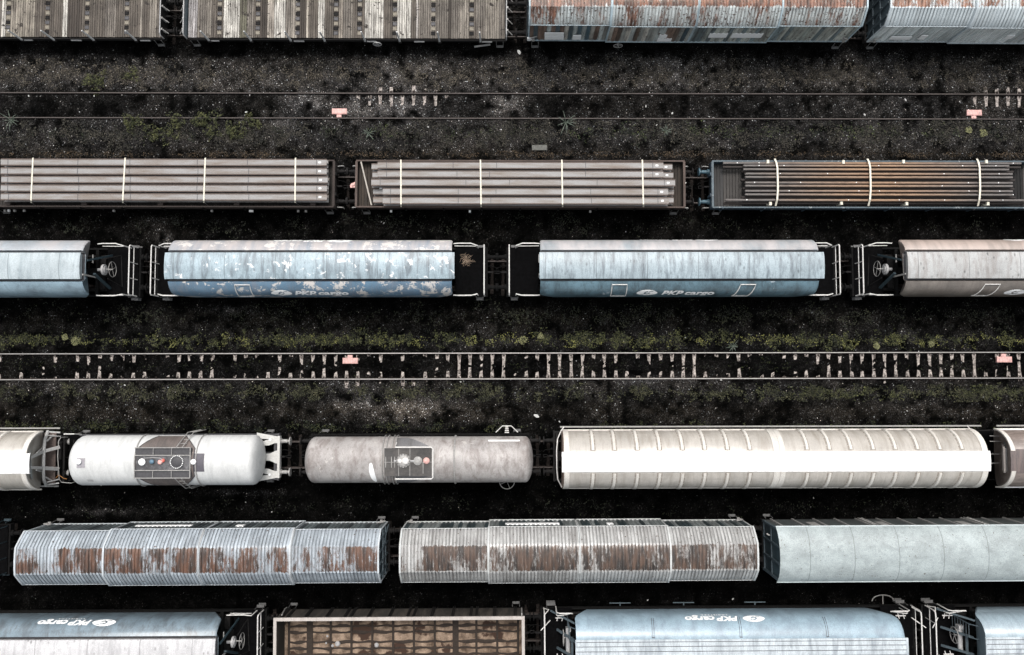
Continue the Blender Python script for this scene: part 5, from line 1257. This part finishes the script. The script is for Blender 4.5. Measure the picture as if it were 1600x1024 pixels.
g = k.noise(c, 22, 4, .85); cc = k.n('ShaderNodeCombineColor'); q = k.step(g, .3, .7, .72, 1.28); [k.l(q, cc.inputs[i]) for i in range(3)]
steelm = k.done(k.mix(1., col, cc.outputs[0], 'MULTIPLY'), .55, g, .3, spec=.4)
rustw = flat('web_brown', (.085,.062,.052), .7, var=.3)
ordn = ['topmost', 'second', 'third', 'fourth', 'bottom']
def beam(px0, px1, py, z, hgt, label, grp, wdg=.19, tags=(), bands=(), off_y=0):
    Y = T(px0, py, z)[1]; xa = T(px0, py, z)[0]; xb = T(px1, py, z)[0]; L2 = (xb-xa)/2
    r = root('steel_beam', label, 'steel beam', ((xa+xb)/2, Y+R3.k*((xa+xb)/2-xa)*1., z-hgt), R3.a, grp)
    b = B(); pr = [(-wdg,hgt-.022),(-wdg,hgt),(wdg,hgt),(wdg,hgt-.022),(.02,hgt-.03),(.02,.03),(wdg+.03,.022),(wdg+.03,0),(-wdg-.03,0),(-wdg-.03,.022),(-.02,.03),(-.02,hgt-.03)]
    b.loft([[(x, y, zz) for y, zz in pr] for x in (-L2, L2)]); b.build('beam_body', steelm, r)
    # brown rounded edges of the flange
    for s_ in (-1, 1): b = B(); b.box(-L2+.003, L2-.003, s_*(wdg-.048), s_*(wdg+.014), hgt-.035, hgt+.004); b.build('flange_edge', rustw, r)
    for p in bands:
        x = T(p, py, z)[0]-(xa+xb)/2; b = B(); b.box(x-.014, x+.014, -wdg-.015, wdg+.015, hgt-.04, hgt+.009); b.build('steel_band', M['dark'], r)
    for p in tags:
        x = T(p, py, z)[0]-(xa+xb)/2; b = B(); b.box(x-.075, x+.075, -.04, .05, hgt, hgt+.006); b.build('paper_tag', M['letter'], r)
    return r
Z2, Z1 = 2.14, 1.68
ys31 = (253.5, 267.3, 280.6, 294.0, 307.5); e31 = (510.5, 510.5, 512, 511, 511)
for i, (y, e) in enumerate(zip(ys31, e31)):
    beam(1 if i != 2 else 2, e, y, Z2, .40, f'{ordn[i]} of the five grey steel beams on the left open wagon', 'grey steel beams on the open wagons', tags=(e-11,), bands=[p+random.uniform(-1.5,1.5) for p in (13,122,203,309,388)]+[e-16])
for i in range(5):
    x = -W31.h+1.2+(2*W31.h-2.4)*i/4; b = B(); b.box(x-.15, x+.15, -1.26, 1.26, 1.25, Z2-.402); b.build('bolster', M['brown'], W31.r)
ys32 = (258.3, 272.0, 285.2, 299.5, 313.5); s32 = (590, 590, 580, 598, 598); e32 = (1036.5, 1036.5, 1055, 1044, 1045)
b32 = ((604,708,776,915,1020),(604,714,765,915,1020),(594,728,796,933,1038),(610,716,775,923,1028),(610,716,767,924,1028))
for i in range(5):
    beam(s32[i], e32[i], ys32[i], Z2, .40, f'{ordn[i]} of the five upper grey steel beams on the middle open wagon', 'grey steel beams on the open wagons', tags=(e32[i]-10 if i != 2 else 1044,), bands=b32[i])
for i, (s_, e) in ((0, (580.5, 1050.5)), (1, (582, 1052)), (3, (583, 1053)), (4, (583, 1052.5))):
    beam(s_, e, (260.5, 273.5, 0, 299.5, 312.5)[i], Z1, .40, f'lower grey steel beam poking out under the {ordn[i]} beam of the middle open wagon', 'lower grey steel beams', tags=((e-10,) if i < 2 else ()), wdg=.17)
def strap(pts, label, w_=.08, dangle=None, grp='white lashing straps over the steel loads'):
    P = [Vector((*T(px, py, z), z)) for px, py, z in pts]; c = P[len(P)//2]; b = B(); rings = []
    for i, p in enumerate(P):
        d = (P[min(i+1, len(P)-1)]-P[max(i-1, 0)]).normalized(); s_ = Vector((1,0,0)); s_ = (s_-d*s_.dot(d)).normalized(); n = d.cross(s_).normalized()
        if n.z < 0: n = -n
        q = p-c; rings.append([tuple(q-s_*w_/2), tuple(q+s_*w_/2), tuple(q+s_*w_/2+n*.012), tuple(q-s_*w_/2+n*.012)])
    b.loft(rings); r = b.build('lashing_strap', M['strap']); r.location = c; tag(r, label, 'strap', grp)
    if dangle:
        P = [Vector((*T(px, py, z), z))-c for px, py, z in dangle]; b = B(); b.tube([tuple(p) for p in P], .016, 5); b.build('strap_tail', M['grey_rail'], r)
od = ('first', 'second', 'third', 'fourth')
for i, (pt, pb) in enumerate(((51.5, 48.5), (195.5, 191.8), (320.8, 318.4), (461.7, 461))):
    strap([(pt+.3, 247.0, 1.95), (pt, 248.0, Z2+.01), ((pt+pb)/2, 281, Z2+.012), (pb, 313.2, Z2+.01), (pb+.2, 317, 1.85)], f'{od[i]} white strap from the left over the beams of the left open wagon', dangle=[(pb+.2, 316, 1.8), (pb+6, 321, 1.4), (pb+15, 327, .9)])
for i, (pt, pb) in enumerate(((626.2, 626.6), (750.5, 751.7), (877.8, 879), (1003.5, 1005.3))):
    strap([(pt, 250, 1.95), (pt+.2, 252, Z2+.01), ((pt+pb)/2, 284, Z2+.012), (pb, 319.5, Z2+.01), (pb+.2, 323.5, 1.75)], f'{od[i]} white strap from the left over the beams of the middle open wagon')
for i, pc in enumerate((1214, 1359, 1530)):
    d = 1 if i < 2 else 1
    strap([(pc-3.5, 248.5, 1.80), (pc-1, 254, 2.05), (pc+.6, 262, 2.16), (pc+1.2, 280, 2.18), (pc+1.5, 297, 2.18), (pc+.3, 312, 2.12), (pc-2.2, 322, 1.85)], f'{od[i]} white strap from the left over the rusty rails, bulging to the right', w_=.10, dangle=[(pc-2.2, 322, 1.80), (pc-5, 326, 1.5), (pc-9, 328.5, 1.3)])
# rails on the navy wagon
k = NT('rail_stock'); c = k.coord(world=True); sp = k.n('ShaderNodeSeparateXYZ'); k.l(c, sp.inputs[0])
xa, xb = T(1275, 285, 2)[0], T(1450, 285, 2)[0]; nz = k.ma('MULTIPLY', k.ma('SUBTRACT', k.noise(k.coord(sc=(.25,3,1), world=True), 1.5, 3), .5), 6.)
xx = k.ma('ADD', sp.outputs[0], nz); m = k.ma('MULTIPLY', k.step(xx, xa-3.0, xa+2.5), k.step(xx, xb-2.0, xb+3.5, 1, 0))
col = k.mix(k.ma('MULTIPLY', m, 1.), (.125,.115,.11), (.28,.18,.115)); col = k.mix(k.step(k.noise(k.coord(sc=(.8,4,4), world=True), 3, 5, .7), .48, .7, 0, .6), col, (.045,.033,.028))
railm = k.done(col, .6, k.noise(c, 20, 3, .7), .3, spec=.35)
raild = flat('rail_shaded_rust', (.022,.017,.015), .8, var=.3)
def load_rail(px0, px1, py, z, label, dots=(), grp='rusty rails loaded on the navy wagon'):
    X0, Y0 = T(px0, py, z); X1, _ = T(px1, py, z); L2 = (X1-X0)/2
    r = root('steel_rail', label, 'rail', ((X0+X1)/2, Y0+R3.k*L2, z-.17), R3.a, grp); b = B()
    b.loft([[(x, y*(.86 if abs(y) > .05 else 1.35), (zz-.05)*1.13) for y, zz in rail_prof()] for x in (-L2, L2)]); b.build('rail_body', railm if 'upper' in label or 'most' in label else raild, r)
    for p in dots:
        x = T(p, py, z)[0]-(X0+X1)/2; b = B(); b.cyl((x, .0, .168), (x, .0, .180), .028, 10); b.build('paint_dot', M['letter'], r)
tn = ('uppermost long', 'first upper', 'second upper', 'third upper', 'fourth upper', 'fifth upper', 'sixth upper', 'seventh upper', 'eighth upper', 'lowermost long')
for i, (a, e, y, z, dots) in enumerate(((1130,1596,254.6,1.75,(1152,1186,1583)),(1162,1577,258.7,2.02,(1186,1225,1373,1504,1556)),(1162,1577,264.4,2.02,()),(1165,1582.5,271.3,2.02,(1219,1293,1475,1561)),(1165,1582.5,276.6,2.02,()),
    (1165,1582.5,285.2,2.02,(1179,1251,1338,1399,1513,1560)),(1165,1582.5,290.2,2.02,(1472,)),(1165,1582.5,298.2,2.02,(1233,1342,1374,1514,1562)),(1165,1582.5,303.8,2.02,(1583,)),(1134,1622,312.3,1.96,(1167,1326,1405,1476,1567)))):
    load_rail(a, e, y, z, f'{tn[i]} rusty rail of the stack on the navy wagon', dots)
for i, (a, e, y, z) in enumerate(((1130,1595,260.8,1.75),(1160,1584,267.8,1.80),(1158,1586,281,1.80),(1161,1585,294.5,1.80),(1159,1587,308,1.78),(1131,1601,317.3,1.72))):
    load_rail(a, e, y, z, f'{("second long","first","second","third","fourth","last long")[i]} lower rusty rail of the stack on the navy wagon', (), 'lower rusty rails loaded on the navy wagon')
for i, (px, py) in enumerate(((1200,252.5),(1318,253),(1412,252.5),(1541.5,252.5),(1204,318),(1315,317),(1417,318),(1544,318))):
    x, y, z = P3(W33, px, py, 1.85); b = B(); b.box(x-.07, x+.07, y-.11, y+.09, 1.25, 1.86); b.box(x-.16, x+.02, y-.03, y+.06, 1.5, 1.62); b.build('stake', M['strap'], W33.r)
b = B(); p = Vector((*T(564, 253, 1.75), 1.74)); q = Vector((*T(580.5, 321, 1.75), 1.76)); b.tube([tuple(p-(p+q)/2), tuple(q-(p+q)/2)], .045, 7)
o = b.build('wooden_pole', flat('pole_pale', (.40,.37,.33), .8)); o.location = (p+q)/2; tag(o, 'pale pole lying slanted across the left end of the middle open wagon', 'pole')
x, y, z = P3(W32, 595, 294, 1.7); b = B(); b.box(x-.08, x+.08, y-.06, y+.06, 1.7, 1.72); b.build('paper_tag', M['letter'], W32.r)
for px, py in ((8,316.5),(14,319),(23,319),(38,318.5),(178,319),(331,319),(466,320),(478,319),(391,317),(394,322),(611,320.5),(922,321),(734,324)):
    W = W31 if px < 540 else W32; x, y = W.L(px, py, 1.1); b = B(); b.box(x-.05, x+.06, -1.52, -1.40, 1.02, 1.14); b.build('lashing_ring', M['grey_rail'] if px not in (14, 391, 394, 611, 734) else M['letter'], W.r)
x, y, z = P3(W32, 550, 286, 1.2); b = B(); b.cyl((-W32.h-.35, .0, 1.2), (-W32.h-.1, .12, 1.2), .13, 10); b.box(-W32.h-.42, -W32.h-.12, -.12, .05, 1.1, 1.28); b.build('red_valve', M['pink'], W32.r)
x, y, z = P3(W32, 1068, 286, 1.2); b = B(); b.bar((W32.h+.02, 0, 1.2), (W32.h+.18, .22, 1.25), .06); b.build('coupling_lever', M['white'], W32.r)

# ------------------------------------------------------------------ flat wagons with board decks and upright stakes
woodl = paint('deck_boards', (.74,.74,.74), .3, (.045,.038,.032), .9, (.035,.030,.026), .60, 2.2, rough=.9, attr=True, grain=.4, streak=(5,.5,1))
def tone_table(W, tab, default):
    seg = [(W.lx(a, 1.24, -.6), W.lx(b_, 1.24, -.6), c) for a, b_, c in tab]
    def f(x):
        for a, b_, c in seg:
            if a <= x < b_: return c
        return default
    return f
wh, lt, md, br, dkb = (.58,.56,.51), (.31,.28,.24), (.195,.175,.152), (.128,.111,.093), (.065,.054,.045)
def flat_wagon(W, tab, default, pockets, stakes, endc):
    h = W.h; frame(W, h-.12, 1.30); ends(W, h-.05); bogies(W, h)
    b = B(); plank_deck(b, -h+.14, h-.14, 1.34, 1.27, tone_table(W, tab, default), .135); b.build('deck', woodl, W.r)
    b = B()
    for sy in (-1, 1): b.box(-h+.1, h-.1, sy*1.36, sy*1.42, .95, 1.20)
    b.build('side_sill', M['under'], W.r)
    for sx in (-1, 1):
        b = B(); x = sx*(h-.06); b.loft([[(x-.03, y, z) for y, z in ((-1.34,1.1),(1.34,1.1),(1.38,1.25),(1.38,1.62),(1.28,1.75),(-1.28,1.75),(-1.38,1.62),(-1.38,1.25))], [(x+.03, y, z) for y, z in ((-1.34,1.1),(1.34,1.1),(1.38,1.25),(1.38,1.62),(1.28,1.75),(-1.28,1.75),(-1.38,1.62),(-1.38,1.25))]])
        e = b.build('end_flap', endc, W.r); b = B(); b.tube([(x, -1.38, 1.2), (x, -1.38, 1.66), (x, -1.28, 1.77), (x, 1.28, 1.77), (x, 1.38, 1.66), (x, 1.38, 1.2)], .035, 6); b.build('flap_rim', M['steel'], e)
        for y in (-1.0, -.35, .35, 1.0): b = B(); b.box(sx*(h-.03), sx*(h+.04), y-.05, y+.05, 1.1, 1.7); b.tube([(sx*(h+.02), y, 1.6), (sx*(h+.28), y-.15, 1.35)], .028, 6); b.build('flap_post', M['grey_rail'], e)
    for px in pockets:
        x = W.lx(px, 1.27, -.6)
        for j in range(8):
            y = 1.0-.285*j-.05; b = B(); dx = .0; t = .018
            b.tube([(x-.12, y-.10, 1.28), (x+.12, y-.10, 1.28), (x+.12, y+.10, 1.28), (x-.12, y+.10, 1.28)], t, 4, True); b.box(x-.11, x+.11, y-.09, y+.09, 1.262, 1.282)
            b.build('lashing_plate', (M['under'], M['dark'], M['wplate'])[(j*7+int(px)) % 3], W.r)
    for px in stakes:
        x = W.lx(px, 1.1, -1.4)
        for sy in (-1, 1):
            b = B(); b.loft([[(x-.05, sy*1.45-.04, .95), (x+.05, sy*1.45-.04, .95), (x+.05, sy*1.45+.04, .95), (x-.05, sy*1.45+.04, .95)], [(x-.035, sy*1.45-.03, 2.42), (x+.035, sy*1.45-.03, 2.42), (x+.035, sy*1.45+.03, 2.42), (x-.035, sy*1.45+.03, 2.42)]])
            s_ = b.build('stake', M['stake'], W.r); b = B(); b.box(x-.09, x+.09, sy*1.42, sy*1.52, .95, 1.12); b.build('stake_pocket', M['under'], s_)
    for x in (-h+1.6, -h*.3, h*.15, h*.45, h-1.2):
        for sy in (-1, 1): b = B(); b.box(x-.3, x+.3, sy*1.42, sy*1.47, 1.0, 1.10); b.build('data_plate', M['steel'], W.r)
    footsteps(W, h)
M['wplate'] = flat('weathered_plate', (.20,.18,.145), .8); M['stake'] = flat('stake_grey', (.50,.51,.51), .5, var=.2)
GF = 'flat wagons with wooden decks'
W11 = Wg(R1, -260, 254, 1.6, 'flat_wagon', 'flat wagon with mostly brown wooden deck, top left corner', GF)
flat_wagon(W11, ((-260,3,md),(3,8,wh),(8,18,(.22,.20,.15)),(18,55,(.30,.27,.225)),(55,70,br),(70,78,(.15,.125,.10)),(78,99,br),(99,106,wh),(106,128,dkb),(128,165,br),(165,181,md),(181,192,br),(192,219,br),(219,224,lt),(224,233,br),(233,245,lt)), md, (13,74,136,198,-48,-110), (35,85,147,213,-27,-90,-150,-210), M['under'])
W12 = Wg(R1, 287, 793, 1.6, 'flat_wagon', 'flat wagon with white and brown striped wooden deck, top row', GF)
flat_wagon(W12, ((287,295,(.10,.13,.16)),(295,308,(.48,.46,.46)),(308,323,md),(323,332,lt),(332,348,br),(348,373,wh),(373,386,(.13,.125,.09)),(386,398,md),(398,408,br),(408,418,dkb),(418,430,(.40,.36,.31)),(430,445,wh),(445,455,md),(455,463,lt),(463,478,dkb),(478,484,(.5,.45,.38)),(484,497,br),(497,507,wh),(507,528,br),(528,536,(.36,.32,.27)),(536,546,md),
    (546,551,lt),(551,570,br),(570,601,wh),(601,612,br),(612,621,md),(621,641,wh),(641,649,br),(649,655,(.48,.45,.42)),(655,672,md),(672,680,md),(680,700,md),(700,705,dkb),(705,720,md),(720,731,lt),(731,742,br),(742,757,md),(757,780,lt)), md, (343,403,465,525,562,617,677,737), (327,393,455,508,571,625,687,751), M['tealbar'])
for W, px in ((W12, 590),):
    x = W.lx(px, .8, -1.5); b = B(); wheel(b, (x, -1.52, .85), .24, 'y', 4, .03); b.cyl((x, -1.3, .85), (x, -1.55, .85), .03, 8); b.build('brake_wheel', M['steel'], W.r)
x = W13.lx(966, .8, -1.5); b = B(); wheel(b, (x, -1.52, .75), .26, 'y', 4, .022); b.cyl((x, -1.3, .75), (x, -1.55, .75), .03, 8); b.build('brake_wheel', M['grey_rail'], W13.r)
b = B(); b.bar((0,0,0), (.95,.14,.0), .09, .06); o = b.build('loose_bar', M['steel']); X, Y = T(741, 72, .3); o.location = (X, Y, .17); tag(o, 'loose pale bar lying on the ground under the striped flat wagon', 'bar')
# dry bird nest like tuft on the platform of the flaking blue hopper
nn = 55; b = B()
X, Y = T(729, 406, 1.3)
for i in range(nn):
    a = random.uniform(0, 6.28); r0 = random.uniform(0, .12); L = random.uniform(.12, .45); a2 = a+random.uniform(-.7, .7)
    b.tube([(r0*math.cos(a), r0*math.sin(a), random.uniform(0, .1)), ((r0+L*.6)*math.cos(a), (r0+L*.5)*math.sin(a), .14*random.random()+.04), ((r0+L)*math.cos(a2), (r0+L)*math.sin(a2)*.8, .05)], .008, 3)
o = b.build('dry_plant', flat('dry_stalk', (.30,.23,.17), .9)); o.location = (X, Y, 1.275); tag(o, 'dry brown tuft of stalks on the right platform of the flaking blue hopper', 'dry plant')
